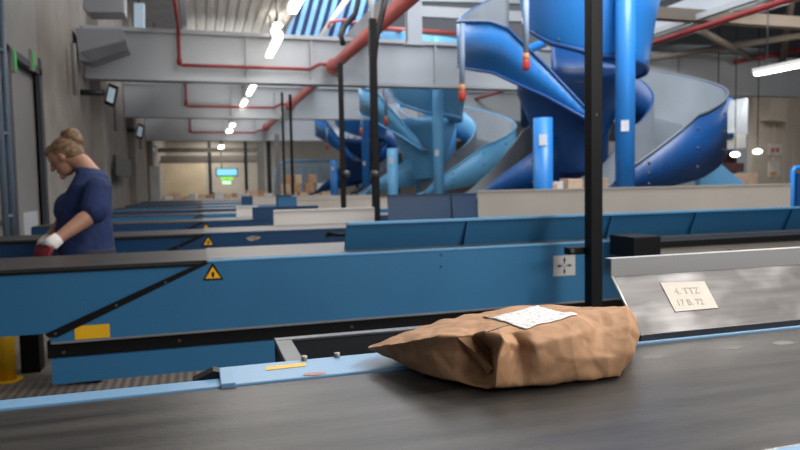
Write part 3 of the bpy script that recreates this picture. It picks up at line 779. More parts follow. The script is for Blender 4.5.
    for px, top in ((543, 2.0), (625, 4.9 if main is CHB else 4.3)):
        p = D(px, 150, 7.95); bm = new(); tube(bm, [(p.x, p.y, 0), (p.x, p.y, top)], (.115), 18); co = obj('column', bm, main, t)
        p2_ = D(px - 1, 140 if px == 543 else 126, 7.85); v = Vector((-p.x, -p.y, 0)).normalized() * .118
        bm = new(); c2_ = Vector((p.x, p.y, p2_.z)) + v; sd_ = Vector((v.y, -v.x, 0)).normalized() * .045
        slab(bm, [c2_ - sd_ + Vector((0,0,-.065)), c2_ + sd_ + Vector((0,0,-.065)), c2_ + sd_ + Vector((0,0,.065)), c2_ - sd_ + Vector((0,0,.065))], v * .03)
        obj('sticker', bm, mat('sticker_white', (226, 230, 236), .5), co)
    # struts that carry the two landings
    for xx, dd in ((3.7, 9.2), (2.3, 10.1)): q = pw(xx, dd, 0); bx('support', (q.x - .05, q.y - .05, 0), (q.x + .05, q.y + .05, 1.25), dark, t)
    return t
STEP = 6.5
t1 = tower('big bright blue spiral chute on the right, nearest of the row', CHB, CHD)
t2 = tower('light cyan spiral chute behind the bright blue one, under the first grey beam', CHC, CHC)
t2.location.y += STEP
t3 = copy_tree(t1); t3['label'] = 'blue spiral chute third in the row, seen between the black posts'; t3.location.y += STEP * 2

# hanging pull switches
def pull(label, px, y0_, y1_, d):
    a = D(px, y0_, d); b = D(px, y1_, d); t = thing('hanging_switch', label, 'switch', b, 'red tipped switches hanging by the chutes')
    bm = new(); tube(bm, [a, b], .035, 8); obj('rod', bm, mat('rod_bluegrey', (150, 170, 196), .5), t)
    bm = new(); tube(bm, [b + Vector((0,0,.03)), b - Vector((0,0,.07))], .04, 10); o = obj('collar', bm, mat('switch_orange', (190, 130, 84), .5), t)
    bm = new(); tube(bm, [b - Vector((0,0,.07)), b - Vector((0,0,.13))], .046, 10, round_ends=True); obj('red_button', bm, mat('switch_red', (190, 62, 50), .5), t)
pull('red tipped switch hanging highest, in front of the bright blue chute', 526, -8, 56, 7.75)
pull('red tipped switch hanging at the left end of the bright blue chute', 462, 24, 87, 8.0)
pull('small red tipped switch hanging in front of the cyan chute', 386, 84, 118, 14.2)
pull('small red tipped switch beside the right black post, above the cyan chute', 384.5, 82, 97, 15.2)
pull('tiny red tipped switch left of the right black post', 361, 114, 129, 19.3)
pull('tiny red tipped switch below the far grey beam', 327, 128, 144, 20.6)

# ================================================================== OVERHEAD: lamps and pipes
def strip_lamp(label, px, y0_, y1_, z=3.6, X=None, w=.11):
    a = OZ(px[0], y0_, z); b = OZ(px[1], y1_, z); X = X if X is not None else (a.x + b.x) / 2
    ya_, yb_ = sorted((a.y, b.y))
    t = thing('strip_light', label, 'ceiling light', (X, (ya_ + yb_) / 2, z), 'ceiling strip lights')
    bx('housing', (X - w * .6, ya_, z + .045), (X + w * .6, yb_, z + .11), WHITE, t)
    bx('diffuser', (X - w / 2, ya_ + .02, z), (X + w / 2, yb_ - .02, z + .045), LAMP, t, .01)
    for q in (.2, .8):
        bm = new(); tube(bm, [(X, ya_ + (yb_ - ya_) * q, z + .11), (X, ya_ + (yb_ - ya_) * q, 4.32 if X < 2 else 4.06)], .012, 6); obj('hanger', bm, STEEL, t)
strip_lamp('aisle strip light nearest the camera, cut off by the top edge', (300, 290), -9, 14, X=1.3)
strip_lamp('aisle strip light in front of the first grey beam', (279, 269), 38, 58, X=1.3)
strip_lamp('aisle strip light just under the first grey beam', (253, 248), 84, 95.5, X=1.3)
strip_lamp('aisle strip light in front of the second grey beam', (244.5, 240), 102, 107.5, z=3.45, X=1.21)
strip_lamp('aisle strip light just under the second grey beam', (233, 230), 125, 127.5, z=3.45, X=1.21, w=.16)
strip_lamp('aisle strip light second farthest from the camera', (229, 227), 131, 133, z=3.2, X=1.08, w=.18)
strip_lamp('aisle strip light farthest from the camera', (221, 219), 146.5, 148.5, z=2.92, X=.93, w=.2)
strip_lamp('long strip light at the right edge above the pillar', (757, 812), 76, 63, z=2.87, X=8.62, w=.11)
t = thing('round_lamp', 'pair of round white lamps under the roof sheet before the first grey beam', 'ceiling light', OZ(274, 26, 4.0))
for nm, (px, py) in (('lamp_head', (277.5, 25.5)), ('lamp_head', (275.5, 31))):
    c_ = OZ(px, py, 4.1); bm = new(); ball(bm, c_, (.085, .16, .05), seg=14); obj(nm, bm, LAMP, t)
    bm = new(); tube(bm, [c_, (c_.x, c_.y, 4.34)], .015, 6); obj('stem', bm, STEEL, t)
def pipe(label, pts, r, m, nm='sprinkler_pipe', cat='pipe', joints=()):
    t = bm = new(); tube(bm, pts, r, 12); o = obj(nm, bm, m); tag(o, label, cat); 
    for j in joints:
        bm = new(); tube(bm, [Vector(j[0]), Vector(j[1])], r * 1.4, 12); obj('flange', bm, m, o)
    return o
pipe('thick pale red water main running over the conveyors', [(2.52, 3, 3.5), (2.52, 12, 3.5), (2.52, 20, 3.5), (2.52, 31, 3.5)], .105, RED, 'water_main', joints=[((2.52, y - .22, 3.5), (2.52, y - .12, 3.5)) for y in BEAMS])
for i, y in enumerate(BEAMS):
    w = ('first', 'second', 'third')[i]; z = (3.43, 3.43, 3.28)[i]
    pipe(f'thin dark red pipe along the {w} grey beam', [(-.27, y - 8.3 if i == 0 else BEAMS[i-1] + .4, 4.1), (-.27, y - .3, 4.1), (-.27, y - .16, 4.0), (-.27, y - .15, z), (-.2, y - .15, z), (1.6, y - .15, z), (2.05, y - .15, z), (2.25, y - .15, z + .1), (2.4, y - .15, z + .1)], .032, DRED, joints=[((-.27, y - .15, z + .02), (-.27, y - .15, z + .12))])
pipe('red pipe running away under the right white beam', [(8.25, 4, 3.8), (8.25, 12, 3.8), (8.25, 20, 3.8)], .05, DRED)
pipe('short red pipe on the beam at upper right edge', [OY(735, 62, 12.5), OY(800, 50, 12.5), OY(840, 43, 12.5)], .05, DRED)
pipe('short red pipe seen between the water main and the bright chute', [D(378, 28.5, 14), D(420, 31, 14.2), D(470, 34, 14.6)], .05, RED)
pipe('red pipe on the upper level beside the blue fins', [D(328, 28, 18), D(330, 22, 18), D(343, 20, 18), D(372, 26, 18)], .04, RED)
# steel hanger and white strut by the water main
bm = new(); a = D(413, -8, 11.5); b = D(413, 43, 11.5); box(bm, (a.x - .13, a.y - .08, b.z), (a.x + .13, a.y + .08, a.z)); box(bm, (a.x - .17, a.y - .1, b.z - .04), (a.x + .17, a.y + .1, b.z))
tag(obj('beam_hanger', bm, BEAM), 'grey steel hanger above the first grey beam', 'hanger')
for i, (px, py, qx, qy, d) in enumerate(((335.5, 58, 341, 77, 12.4), (281.5, 112, 283.5, 123, 19.8))):
    bm = new(); a, b = OY(px, py, BEAMS[i] - .06), OY(qx, qy, BEAMS[i] - .06); tube(bm, [a, b], .06, 6)
    tag(obj('pipe_brace', bm, WHITE), ('white brace on the first grey beam below the water main', 'white brace on the second grey beam below the water main')[i], 'brace')
# grey gallery beams at the top
bm = new(); a = D(418, 16, 14); b = D(535, 22, 14.6); slab(bm, [a, b, b + Vector((0,0,.22)), a + Vector((0,0,.22))], (0, .2, 0)); obj('ceiling_beam', bm, BEAM, None, 'structure')
bm = new(); a = D(385, 0, 15.5); b = D(545, 4, 16); slab(bm, [a, b, b + Vector((0,0,.3)), a + Vector((0,0,.3))], (0, .2, 0)); obj('ceiling_beam', bm, BEAM, None, 'structure')
# blue slatted facade above the skylight
fa = thing('slatted_screen', 'upper storey screen of leaning blue fins over the aisle', 'screen', OY(300, 20, 20))
yF = 19.0
for i in range(12):
    px = 268 + i * 9.5
    a = OY(px - 4, 45, yF); b = OY(px + 12, -14, yF); wv = Vector((.13, 0, 0)); bm = new()
    slab(bm, [a, a + wv, b + wv, b], (0, .18, 0)); obj('fin', bm, mat('fin_blue', (130, 190, 248), .45), fa)
a = OY(262, 46, yF); b = OY(375, -16, yF); bm = new(); box(bm, (a.x, yF + .2, a.z), (b.x, yF + .25, b.z)); obj('backing', bm, mat('fin_gap', (40, 66, 108), .6), fa)
bm = new(); a, b = OY(318, 41, 18.6), OY(352, -8, 18.6); tube(bm, [a, b], .09, 6); obj('handrail', bm, WHITE, fa)
bm = new(); a, b = OY(272, 41, 18.8), OY(366, 43, 18.8); box(bm, (a.x, 18.7, a.z - .1), (b.x, 19.2, a.z + .08)); obj('sill', bm, BEAM, fa)

# ================================================================== LEFT WALL EQUIPMENT
def hood(label, quad, d, depth):
    P4 = [OY(x_, y_, d) for x_, y_ in quad]; bm = new(); slab(bm, P4, Vector((0, depth, 0))); o = obj('heater_hood', bm, mat('hood_grey', (150, 152, 158), .55, 0, .06, 2)); tag(o, label, 'heater'); return o
HY = [(75, 28), (80, 60), (90, 62.5), (128, 49), (122, 29)]
q1 = hood('large grey angled air heater hood on the left wall nearest the camera', HY, 11.7, .5)
bm = new(); slab(bm, [OY(x_, y_, 11.68) for x_, y_ in ((80, 52), (90, 62.5), (128, 49), (126, 40))], (0, .02, 0)); obj('louvre', bm, mat('louvre_dark', (112, 114, 120), .6), q1)
hood('smaller grey angled air heater hood at the second grey beam', [(123, 96), (124, 107), (130, 113), (152, 108), (152, 96)], 19.2, .4)
hood('dark grey air heater hood cut off by the top edge', [(84, -6), (82, 7), (88, 12), (124, 12), (124, -6)], 9.3, .4)
def wall_lamp(label, px, py, s, d, wx):
    c_ = OY(px, py, d); d = (ROT.transposed() @ (c_ - CAM)).z * -1; t = thing('wall_floodlight', label, 'lamp', c_, 'floodlights on the left wall')
    k = d / F; s *= 1.25
    bm = new(); tube(bm, [(WX + .01, c_.y, c_.z - .0), (c_.x - s * .3 * k, c_.y, c_.z)], .05, 8); obj('arm', bm, DSTEEL, t)
    u = Vector((.92, -.1, -.35)).normalized()
    bm = new(); a = D(px - s * .35, py + s*.75, d); b = D(px - s * .05, py - s*.75, d); cdir = (D(px + s*.7, py - s*.45, d) - D(px, py - s*.75, d))
    slab(bm, [a, b, b + cdir, a + cdir], (0, .15, 0)); o = obj('housing', bm, BLACK, t)
    f_ = .16; ctr = (a + b + b + cdir + a + cdir) / 4
    bm = new(); slab(bm, [ctr + (p_ - ctr) * .68 + Vector((0, -.012, 0)) for p_ in (a, b, b + cdir, a + cdir)], (0, .01, 0)); obj('lens', bm, LAMPB, t)
    bm = new(); v0 = OX(px - s * 2.6, py - s * 3.6, WX + .1); v1 = OX(px - s*2.6, py, WX + .1); v1.x = v0.x; v1.y = v0.y; tube(bm, [v0, v1], .04, 6); obj('conduit', bm, CONCL, t)
wall_lamp('wall floodlight below the large air heater hood', 109, 93, 11, 12.2, 0)
wall_lamp('wall floodlight below the smaller air heater hood', 138.5, 130, 7.5, 19.5, 0)
wall_lamp('small wall floodlight third down the left wall', 153, 149, 4, 27.5, 0)
for i, (x0, y0_, x1, y1_, d) in enumerate(((134, 3, 144, 30, 13.2), (151, 84, 162, 92.5, 20.5), (90, 108, 96, 124, 12.8))):
    a, b = D(x0, y1_, d), D(x1, y0_, d); bm = new(); slab(bm, [a, D(x1, y1_, d), b, D(x0, y0_, d)], (0, .2, 0))
    o = obj(('light_box', 'light_box', 'wall_sign')[i], bm, (LAMPB, LAMPB, mat('sign_palegreen', (150, 186, 168), .6))[i])
    if i < 2:
        m2 = (a + b) / 2; bm = new(); tube(bm, [(m2.x, m2.y + .1, b.z - .02), (m2.x, m2.y + .1, 6.4)], .02, 6); obj('hanger', bm, DSTEEL, o)
    tag(o, ('pale glowing light box above the first grey beam at left', 'small pale light box above the second grey beam', 'pale green sign on the wall post behind the woman')[i], ('light', 'light', 'sign')[i])
a, b = OX(92, 110, WX), OX(92, 165, WX)
bm = new(); box(bm, (WX + .02, a.y - .1, 0), (WX + .2, a.y + .1, a.z + .1)); tag(obj('wall_post', bm, CONCL), 'pale grey post on the left wall behind the woman', 'post')
bm = new(); a = OX(103, 160, WX); b = OX(121, 174, WX); 
box(bm, (WX + .19, a.y, b.z - .1), (WX + .24, b.y, a.z + .1)); tag(obj('wall_cabinet', bm, DSTEEL), 'flat grey cabinet on the left wall right of the woman', 'cabinet')

# ================================================================== FAR END
bm = new(); a = D(163, 207, 36); b = D(205, 160, 36); box(bm, (a.x, a.y, 0), (b.x, a.y + .4, b.z)); obj('wall_back_panel', bm, mat('cream_panel', (206, 190, 164), .8, 0, .08, 1), None, 'structure')
bm = new(); a = D(151, 206, 21); b = D(159, 166, 21); box(bm, (a.x, a.y, 0), (b.x, a.y + .2, b.z)); tag(obj('loading_door', bm, mat('pale_panel', (212, 212, 208), .6)), 'bright pale upright door leaf at the far left of the aisle', 'door')
t = thing('information_screen', 'glowing blue and green overhead screen at the far end', 'screen', D(227, 172, 35))
a, b = D(216, 176.5, 35), D(238, 168, 35); bm = new(); box(bm, (a.x, a.y, a.z), (b.x, a.y + .15, b.z)); obj('housing', bm, BLACK, t)
bm = new(); box(bm, (a.x + .05, a.y - .02, a.z + .05), (b.x - .05, a.y, b.z - .04)); obj('display', bm, SCREEN, t)
bm = new(); a2, b2 = D(221, 180, 35), D(233, 177, 35); box(bm, (a2.x, a.y - .02, a2.z), (b2.x, a.y + .1, b2.z)); obj('green_strip', bm, SCREENG, t)
bm = new(); a2 = D(222, 160, 35); tube(bm, [(a.x + .3, a.y + .1, b.z), (a.x + .3, a.y + .1, 6)], .03, 6); obj('hanger', bm, BLACK, t)
t = thing('exit_sign', 'small lit green exit sign under the overhead screen', 'sign', D(227, 182, 34)); a, b = D(222.5, 184, 34), D(231, 181, 34); bm = new(); box(bm, (a.x, a.y, a.z), (b.x, a.y + .06, b.z)); obj('panel', bm, emit('exit_pale', (190, 240, 200), 1.2), t)
bm = new(); tube(bm, [((a.x + b.x)/2, a.y + .03, b.z), ((a.x + b.x)/2, a.y + .03, b.z + .12)], .02, 6); obj('hanger', bm, BLACK, t)
for i, (px, d, w) in enumerate(((211, 33, .16), (247, 30, .14), (262, 30, .3), (270, 26, .16), (279, 24, .14))):
    p = D(px, 200, d); bx('wall_back_column', (p.x - w/2, p.y - w/2, 0), (p.x + w/2, p.y + w/2, (4.2, 3.6, 3.4, 3.1, 3.1)[i]), (DSTEEL, DSTEEL, CONCL, DSTEEL, CONCL)[i], kind='structure')
bm = new()
for (py, h, d) in ((156, .35, 33), (161, .12, 32), (148, .2, 31)):
    a, b = D(140, py, d), D(262, py - 1, d); box(bm, (a.x, a.y, a.z - h), (b.x, a.y + .2, a.z))
obj('ceiling_pipe_rack', bm, mat('rack_grey', (118, 112, 106), .7), None, 'structure')
# sorting table with parcels at the far end
CB = [CARD, CARDP, BAGW]
def parcel_box(c_, sx, sy, sz, m, label, grp, rz):
    bm = new(); box(bm, (-sx/2, -sy/2, 0), (sx/2, sy/2, sz), 0, min(sx, sz) * .06); 
    o = obj('parcel', bm, m); o.location = c_; o.rotation_euler.z = rz; tag(o, label, 'parcel', grp); return o
tb = thing('sorting_table', 'long pale sorting table behind the last conveyor, covered with parcels', 'table', (0, 20.2, 0))
bx('table_top', (-1.2, 19.6, .86), (2.8, 20.9, .9), BEIGE, tb)
for xx in (-1.1, 2.7): bx('leg', (xx - .04, 19.7, 0), (xx + .04, 20.8, .86), DSTEEL, tb)
for i in range(13):
    px = 168 + i * 8.4; p = OY(px, 205, 19.9 + .25 * (i % 3)); s = random.uniform(.14, .26)
    nm = ('white', 'brown', 'pale brown')[(i * 2) % 3]
    parcel_box((p.x, 19.95 + .28 * (i % 3), .9), s * 1.3, s, s * random.uniform(.5, 1.0), (BAGW, CARD, CARDP)[(i * 2) % 3], f'small {nm} parcel on the far sorting table among similar {nm} ones', f'{nm} parcels on the far sorting table', random.uniform(-.4, .4))
# cardboard pile in a cage in front of the far cyan chute
cg = thing('roll_cage', 'pale blue framed glazed cage around the cardboard pile', 'cage', (6.2, 32.0, 0))
a = D(277, 205, 34); b = D(336, 160, 34); y = a.y
bm = new(); z1 = b.z
tube(bm, [(a.x, y, 0), (a.x, y, z1 - .6), (a.x + .15, y, z1 - .2), (a.x + .6, y, z1), (b.x, y, z1)], .07, 8); tube(bm, [(b.x, y, 0), (b.x, y, z1)], .12, 8); obj('hoop', bm, SKYB, cg)
for k in range(3): bx('upright', (a.x + (1.3, 1.75, 2.1)[k], y + .02, 0), (a.x + (1.3, 1.75, 2.1)[k] + .06, y + .1, z1 - .04), SKYB, cg)
bx('back_panel', (a.x, y + 1.2, 0), (b.x, y + 1.26, z1 - .2), mat('cage_glass', (150, 164, 176), .3), cg)

heap = [(282,196,1.0),(292,196,1.0),(303,196,1.0),(314,196,1.0),(324,196,1),(331,197,.8),(286,187,1),(296,186,1.1),(309,188,1.0),(320,189,.9),(290,178,.9),(298,177,.8),(313,182,.8)]
y = 30.9
hb = thing('parcel_bin', 'low pale bin holding the heap of cardboard boxes', 'bin', (5.0, y, 0)); a = OY(276, 200, y); b = OY(338, 200, y)
bx('front_panel', (a.x, y - .7, .02), (b.x, y - .64, .5), CARDP, hb); bx('base', (a.x, y - .64, .0), (b.x, y + .8, .5), CARDP, hb)
for i, (px, py, s) in enumerate(heap):
    lv = 0 if py > 192 else 1 if py > 184 else 2
    p = OY(px, py, y); z = (.502, .914, 1.326)[lv]
    parcel_box((p.x, y + .0 + lv * .06, z), .4 * s, .5, .41, (CARD, CARDP, CARD, CARD, BAGW)[i % 5] if lv else CARDP, ('brown cardboard box in the bottom layer of the far heap', 'cardboard box in the middle layer of the far heap', 'cardboard box on top of the far heap')[lv], ('boxes in the bottom layer', 'boxes in the middle layer', 'boxes on top of the heap')[lv], 0.0)
# parcels under the drum of the nearest chute: collecting bin
bn = thing('collecting_bin', 'low dark bin of parcels under the drum of the bright blue chute', 'bin', pw(2.55, 9.1, 0))
p0 = pw(2.25, 8.6, 0)
bx('tub', (p0.x - .5, p0.y - .22, 0), (p0.x + .5, p0.y + .22, 1.1), CHD, bn)
for i in range(6):
    s = .13 + .04 * (i % 3); nm = ('brown', 'white', 'pale brown')[i % 3]
    parcel_box((p0.x - .38 + .15 * i, p0.y - .08 + .1 * (i % 2), 1.1), s, s, s * .8, (CARD, BAGW, CARDP)[i % 3], f'{nm} parcel in the dark bin under the drum', f'{nm} parcels under the drum', 0)

# ---------------- right-hand opening
op = thing('sorting_machine', 'white machine with steps seen through the opening by the pillar', 'machine', (14.5, 17, 0))
a, b = D(718, 148, 19), D(744, 131, 19); bm = new(); slab(bm, [D(714, 150, 19), D(746, 148, 19), D(746, 134, 19), D(722, 132, 19)], (0, .8, 0)); obj('body', bm, WHITE, op)
bm = new(); slab(bm, [D(735, 134, 19), D(755, 134, 19), D(753, 100, 19), D(746, 98, 19)], (0, .6, 0)); obj('tower', bm, mat('machine_grey', (206, 210, 214), .5), op)
bm = new(); slab(bm, [D(727, 138, 18.95), D(734, 138, 18.95), D(734, 133, 18.95), D(727, 133, 18.95)], (0, .04, 0)); obj('window', bm, NAVY, op)
a, b = D(714, 150, 19), D(760, 200, 19); bx('plinth', (a.x + .2, a.y + .1, 0), (b.x - .3, a.y + .5, a.z), mat('machine_base', (120, 84, 84), .6), op)
for nm, lb_, q, d, m in (('partition_screen', 'bright blue panel at the left of the opening', ((714, 185), (733, 185), (733, 98), (714, 98)), 20.5, mat('panel_bright_blue', (70, 140, 210), .5)), ('partition_screen', 'darker blue door leaf at the right of the opening', ((754, 160), (766, 160), (766, 128), (754, 128)), 16.5, mat('panel_mid_blue', (36, 96, 156), .5))):
    P4 = [D(x_, y_, d) for x_, y_ in q]; P4[0].z = P4[1].z = 0.0; bm = new(); slab(bm, P4, (0, .1, 0)); tag(obj(nm, bm, m), lb_, 'panel')
bm = new(); slab(bm, [D(x_, y_, 15) for x_, y_ in ((715, 163), (744, 163), (744, 172), (715, 172))], (0, .6, 0)); p = D(740, 172, 15)
box(bm, (p.x - .5, p.y + .1, 0), (p.x + .0, p.y + .5, p.z)); tag(obj('dark_rack', bm, mat('dark_redbrown', (74, 40, 40), .6)), 'dark red brown rack in the opening', 'rack')
for i, (px, py) in enumerate(((717.5, 154), (735, 154.5), (757.5, 151.5))):
    bm = new(); ball(bm, D(px, py, 15), (.1, .1, .055), seg=12); o = obj('round_lamp', bm, LAMP); p = D(px, py, 15); bm = new(); tube(bm, [p + Vector((0, 0, .05)), (p.x, p.y, 5.0)], .012, 6); obj('stem', bm, DSTEEL, o); tag(o, ('round lamp in the opening beside the bright blue chute', 'round lamp in the middle of the opening', 'round lamp in the opening next to the pillar')[i], 'lamp')
a, b = D(722, 190, 14), D(768, 173, 14); bm = new(); box(bm, (a.x, a.y, 0), (b.x, a.y + .5, b.z), 0, .02); tag(obj('carton_stack', bm, CARDP), 'pale tan carton stack at the foot of the opening', 'boxes')
# pale blue slide that leaves the right landing
bm = new(); slab(bm, [D(x_, y_, 10.8) for x_, y_ in ((700, 162), (716, 160), (744, 183), (744, 196), (700, 196))], (0, .12, 0)); p = D(722, 190, 10.8)
box(bm, (p.x - .1, p.y - .02, 0), (p.x + .1, p.y + .12, p.z)); tag(obj('outfeed_slide', bm, SKYB), 'light blue sloping slide cheek below the bright blue chute', 'slide')
# things on the pillar
def plate(nm, lb_, cat, q, m, dz=.03):
    P4 = [OY(x_, y_, ry - .002) for x_, y_ in q]; bm = new(); slab(bm, P4, (0, -dz, 0)); return tag(obj(nm, bm, m), lb_, cat)
plate('junction_box', 'beige junction box on the right pillar', 'box', ((760, 121), (776, 123), (777, 100), (760, 100)), PILLAR, .3)
PAPERW = mat('pale_notice', (196, 188, 180), .8)
o = plate('paper_notice', 'pale notice with two red marks on the right pillar', 'notice', ((768, 155), (781, 155), (781, 144), (768, 144)), PAPERW)
for px in (771, 776):
    P4 = [OY(x_, y_, ry - .04) for x_, y_ in ((px, 152), (px + 3, 152), (px + 3, 148), (px, 148))]; bm = new(); slab(bm, P4, (0, -.01, 0)); obj('red_mark', bm, mat('red_ink', (170, 96, 90), .7), o)
o = plate('paper_notice', 'lower pale notice with orange spot on the right pillar', 'notice', ((768, 177), (779, 177), (779, 161), (768, 161)), PAPERW)
P4 = [OY(x_, y_, ry - .04) for x_, y_ in ((770, 175), (776, 175), (776, 172), (770, 172))]; bm = new(); slab(bm, P4, (0, -.01, 0)); obj('orange_spot', bm, mat('orange_ink', (200, 140, 80), .7), o)
# blue rail end on the right edge, standing behind the beige guard
p = OY(792, 205, 6.15); t = thing('blue_hoop', 'bright blue rounded hoop post at the right edge behind the beige guard', 'post', (p.x, 6.15, 0)); q_ = OY(792, 168, 6.15); bm = new()
tube(bm, [(p.x, 6.15, 0), (p.x, 6.15, q_.z - .03), (p.x + .03, 6.15, q_.z), (p.x + .3, 6.15, q_.z + .01)], .028, 10); obj('hoop', bm, CHB, t)
bm = new(); box(bm, (p.x + .05, 6.13, .0), (p.x + .3, 6.17, q_.z - .06)); pn_ = obj('infill', bm, CHD, t)

# ================================================================== YELLOW BOLLARD
p = OZ(8, 381, 0); bd = thing('bollard', 'yellow steel bollard on the floor at the left edge', 'bollard', (p.x, p.y, 0))
bm = new(); tube(bm, [(p.x, p.y, .012), (p.x, p.y, .56)], .052, 20, round_ends=False); obj('tube', bm, YEL, bd)
bm = new(); tube(bm, [(p.x, p.y, 0), (p.x, p.y, .012)], .09, 20); obj('foot_plate', bm, YEL, bd)
# dark cable box behind it
p = OZ(26, 372, 0); bm = new(); box(bm, (p.x - .02, p.y - .05, 0), (p.x + .1, p.y + .1, .3), 0, .01); tag(obj('floor_box', bm, BLACK), 'black box on the floor beside the yellow bollard', 'box')

# ================================================================== WOMAN
SKIN = mat('skin', (176, 128, 104), .55, 0, .06, 20)
SHIRT = mat('navy_shirt', (22, 42, 88), .85, 0, .14, 14, .25, 25)
HAIR = mat('hair_blond', (150, 118, 82), .6, 0, .3, 40, .6, 90, rgb2=(92, 68, 48))
TROU = mat('dark_trousers', (40, 42, 52), .85, 0, .1, 10)
GLOVE = mat('red_glove', (124, 26, 30), .7, 0, .1, 20)
CUFF = mat('white_cuff', (222, 216, 208), .8, 0, .05, 30)
DW = 4.32
wp = D(86, 262, DW)
wo = thing('person', 'woman in a navy T-shirt with blond bun looking down at the conveyor', 'person', (wp.x, wp.y, 0))
away = Vector((SA, CA, 0)); rgt = Vector((CA, -SA, 0)); upz = Vector((0, 0, 1))
k = DW / F
hu = (rgt * -.5 + upz * .87).normalized(); hf = (rgt * -.87 - upz * .5).normalized(); hs = away * -1
hc = D(64, 153.5, DW)
bm = new()
ball(bm, hc, (.108, .092, .078), (hf, hu, hs), 24)                                # skull
ball(bm, hc + hf * .035 - hu * .075, (.062, .066, .056), (hf, hu, hs), 20)        # jaw
tube(bm, [hc + hf * .092 - hu * .0, hc + hf * .108 - hu * .028, hc + hf * .118 - hu * .05], [.012, .014, .017], 10, round_ends=True)  # nose
ball(bm, hc + hf * .088 - hu * .122, .022, seg=12)                                # chin
ball(bm, hc + hf * .094 - hu * .083, (.014, .009, .024), (hf, hu, hs), 12)       # lips
ball(bm, hc + hf * .086 + hu * .012, (.018, .012, .05), (hf, hu, hs), 12)         # brow
for s_ in (1, -1): ball(bm, hc - hf * .006 - hu * .03 + hs * .076 * s_, (.02, .032, .011), (hf, hu, hs), 12)
nb = D(92, 176, DW)
tube(bm, [hc - hf * .03 - hu * .05, D(82, 163, DW), nb, D(93, 190, DW)], [.06, .06, .068, .08], 16, round_ends=True)
tr = [(91.5, 175, .08, .12), (91, 186, .112, .168), (86, 204, .145, .178), (84, 225, .165, .175), (87, 248, .16, .18), (89, 268, .165, .19), (89, 285, .16, .19)]
def trunk(bm, grow, rows):
    seg_ = 28; rr = []
    for x_, y_, fb, lat in rows:
        c_ = D(x_, y_, DW); rr.append([bm.verts.new(c_ + rgt * math.cos(j*2*math.pi/seg_) * (fb + grow) + away * math.sin(j*2*math.pi/seg_) * (lat + grow)) for j in range(seg_)])
    fs = []
    for a, b in zip(rr, rr[1:]):
        for j in range(seg_): fs.append(bm.faces.new((a[j], a[(j+1) % seg_], b[(j+1) % seg_], b[j])))
    fs.append(bm.faces.new(rr[0])); fs.append(bm.faces.new(rr[-1][::-1])); 
    for f_ in fs: f_.smooth = True
    bmesh.ops.recalc_face_normals(bm, faces=fs)
trunk(bm, -.012, tr)
hip = D(89, 285, DW)
def arm_pts(s_):
    sh = D(97 if s_ > 0 else 86, 187, DW - .17 * s_)
    el = D(93.5 if s_ > 0 else 72, 213, DW - .23 * s_)
    wr = D(52, 243, DW - .42) if s_ > 0 else D(45, 243, DW - .12)
    return sh, el, wr
for s_ in (1, -1):
    sh, el, wr = arm_pts(s_)
    tube(bm, [sh, sh.lerp(el, .5), el], [.062, .06, .052], 14, round_ends=True)
    tube(bm, [el, el.lerp(wr, .25), el.lerp(wr, .7), wr], [.05, .052, .038, .031], 14, round_ends=True)
    # hand: palm and fingers
    d_ = (wr - el).normalized(); hd = (d_ + Vector((0, 0, -.55))).normalized(); lat = hd.cross(Vector((0, 0, 1))).normalized()
    pm = wr + hd * .05
    ball(bm, pm, (.055, .042, .02), (hd, lat, hd.cross(lat)), 14)
    for q in range(4):
        b0 = wr + hd * .085 + lat * (-.03 + .02 * q); L = (.032, .038, .04, .03)[q]
        b1 = b0 + (hd * .7 + Vector((0, 0, -.5))).normalized() * L; b2 = b1 + (hd * .2 - upz).normalized() * L * .8; b3 = b2 + (-hd * .4 - upz * .6).normalized() * L * .6
        tube(bm, [b0 - hd * .03, b0, b1, b2, b3], [.01, .0095, .009, .0085, .0075], 8, round_ends=True)
    th = wr + hd * .025 + lat * .034 * (-1)
    tube(bm, [th + lat * .01, th - lat * .012 + hd * .02, th - lat * .012 + hd * .045 - upz * .012, th + hd * .064 - upz * .026], [.013, .012, .0105, .009], 8, round_ends=True)
for s_ in (1, -1):
    h0 = Vector((hip.x, hip.y, hip.z)) - away * .095 * s_
    kn = Vector((h0.x - .01, h0.y, .48)); an = Vector((h0.x + .02, h0.y, .09))
    tube(bm, [h0, kn, an], [.095, .058, .042], 14, round_ends=True)
    tube(bm, [an + Vector((0,0,-.03)), Vector((an.x, an.y, .05)) - rgt * .13], [.04, .035], 12, round_ends=True)
body = obj('body', bm, SKIN, wo)
rm = body.modifiers.new('r', 'REMESH'); rm.mode = 'VOXEL'; rm.voxel_size = .007
sm = body.modifiers.new('s', 'SMOOTH'); sm.iterations = 3; sm.factor = .5
baked(body); smooth(body)
# clothing
bm = new(); trunk(bm, .004, [(87, 167.5, .066, .075)] + tr[0:6])
for s_ in (1, -1):
    sh, el, wr = arm_pts(s_)
    tube(bm, [sh + upz * .0, sh.lerp(el, .45), sh.lerp(el, .94)], [.07, .075, .078], 16, round_ends=True)
ball(bm, D(70, 210, DW - .06), (.1, .09, .12), (rgt, away, upz), 16); ball(bm, D(70, 210, DW + .06), (.1, .09, .12), (rgt, away, upz), 16)
sh_o = obj('shirt', bm, SHIRT, wo)
rm = sh_o.modifiers.new('r', 'REMESH'); rm.mode = 'VOXEL'; rm.voxel_size = .011
sm = sh_o.modifiers.new('s', 'SMOOTH'); sm.iterations = 12; sm.factor = .5
tx = bpy.data.textures.new('folds', 'CLOUDS'); tx.noise_scale = .09
dp = sh_o.modifiers.new('d', 'DISPLACE'); dp.texture = tx; dp.strength = .016; dp.mid_level = .45
baked(sh_o); smooth(sh_o)
bm = new(); trunk(bm, .006, tr[4:])
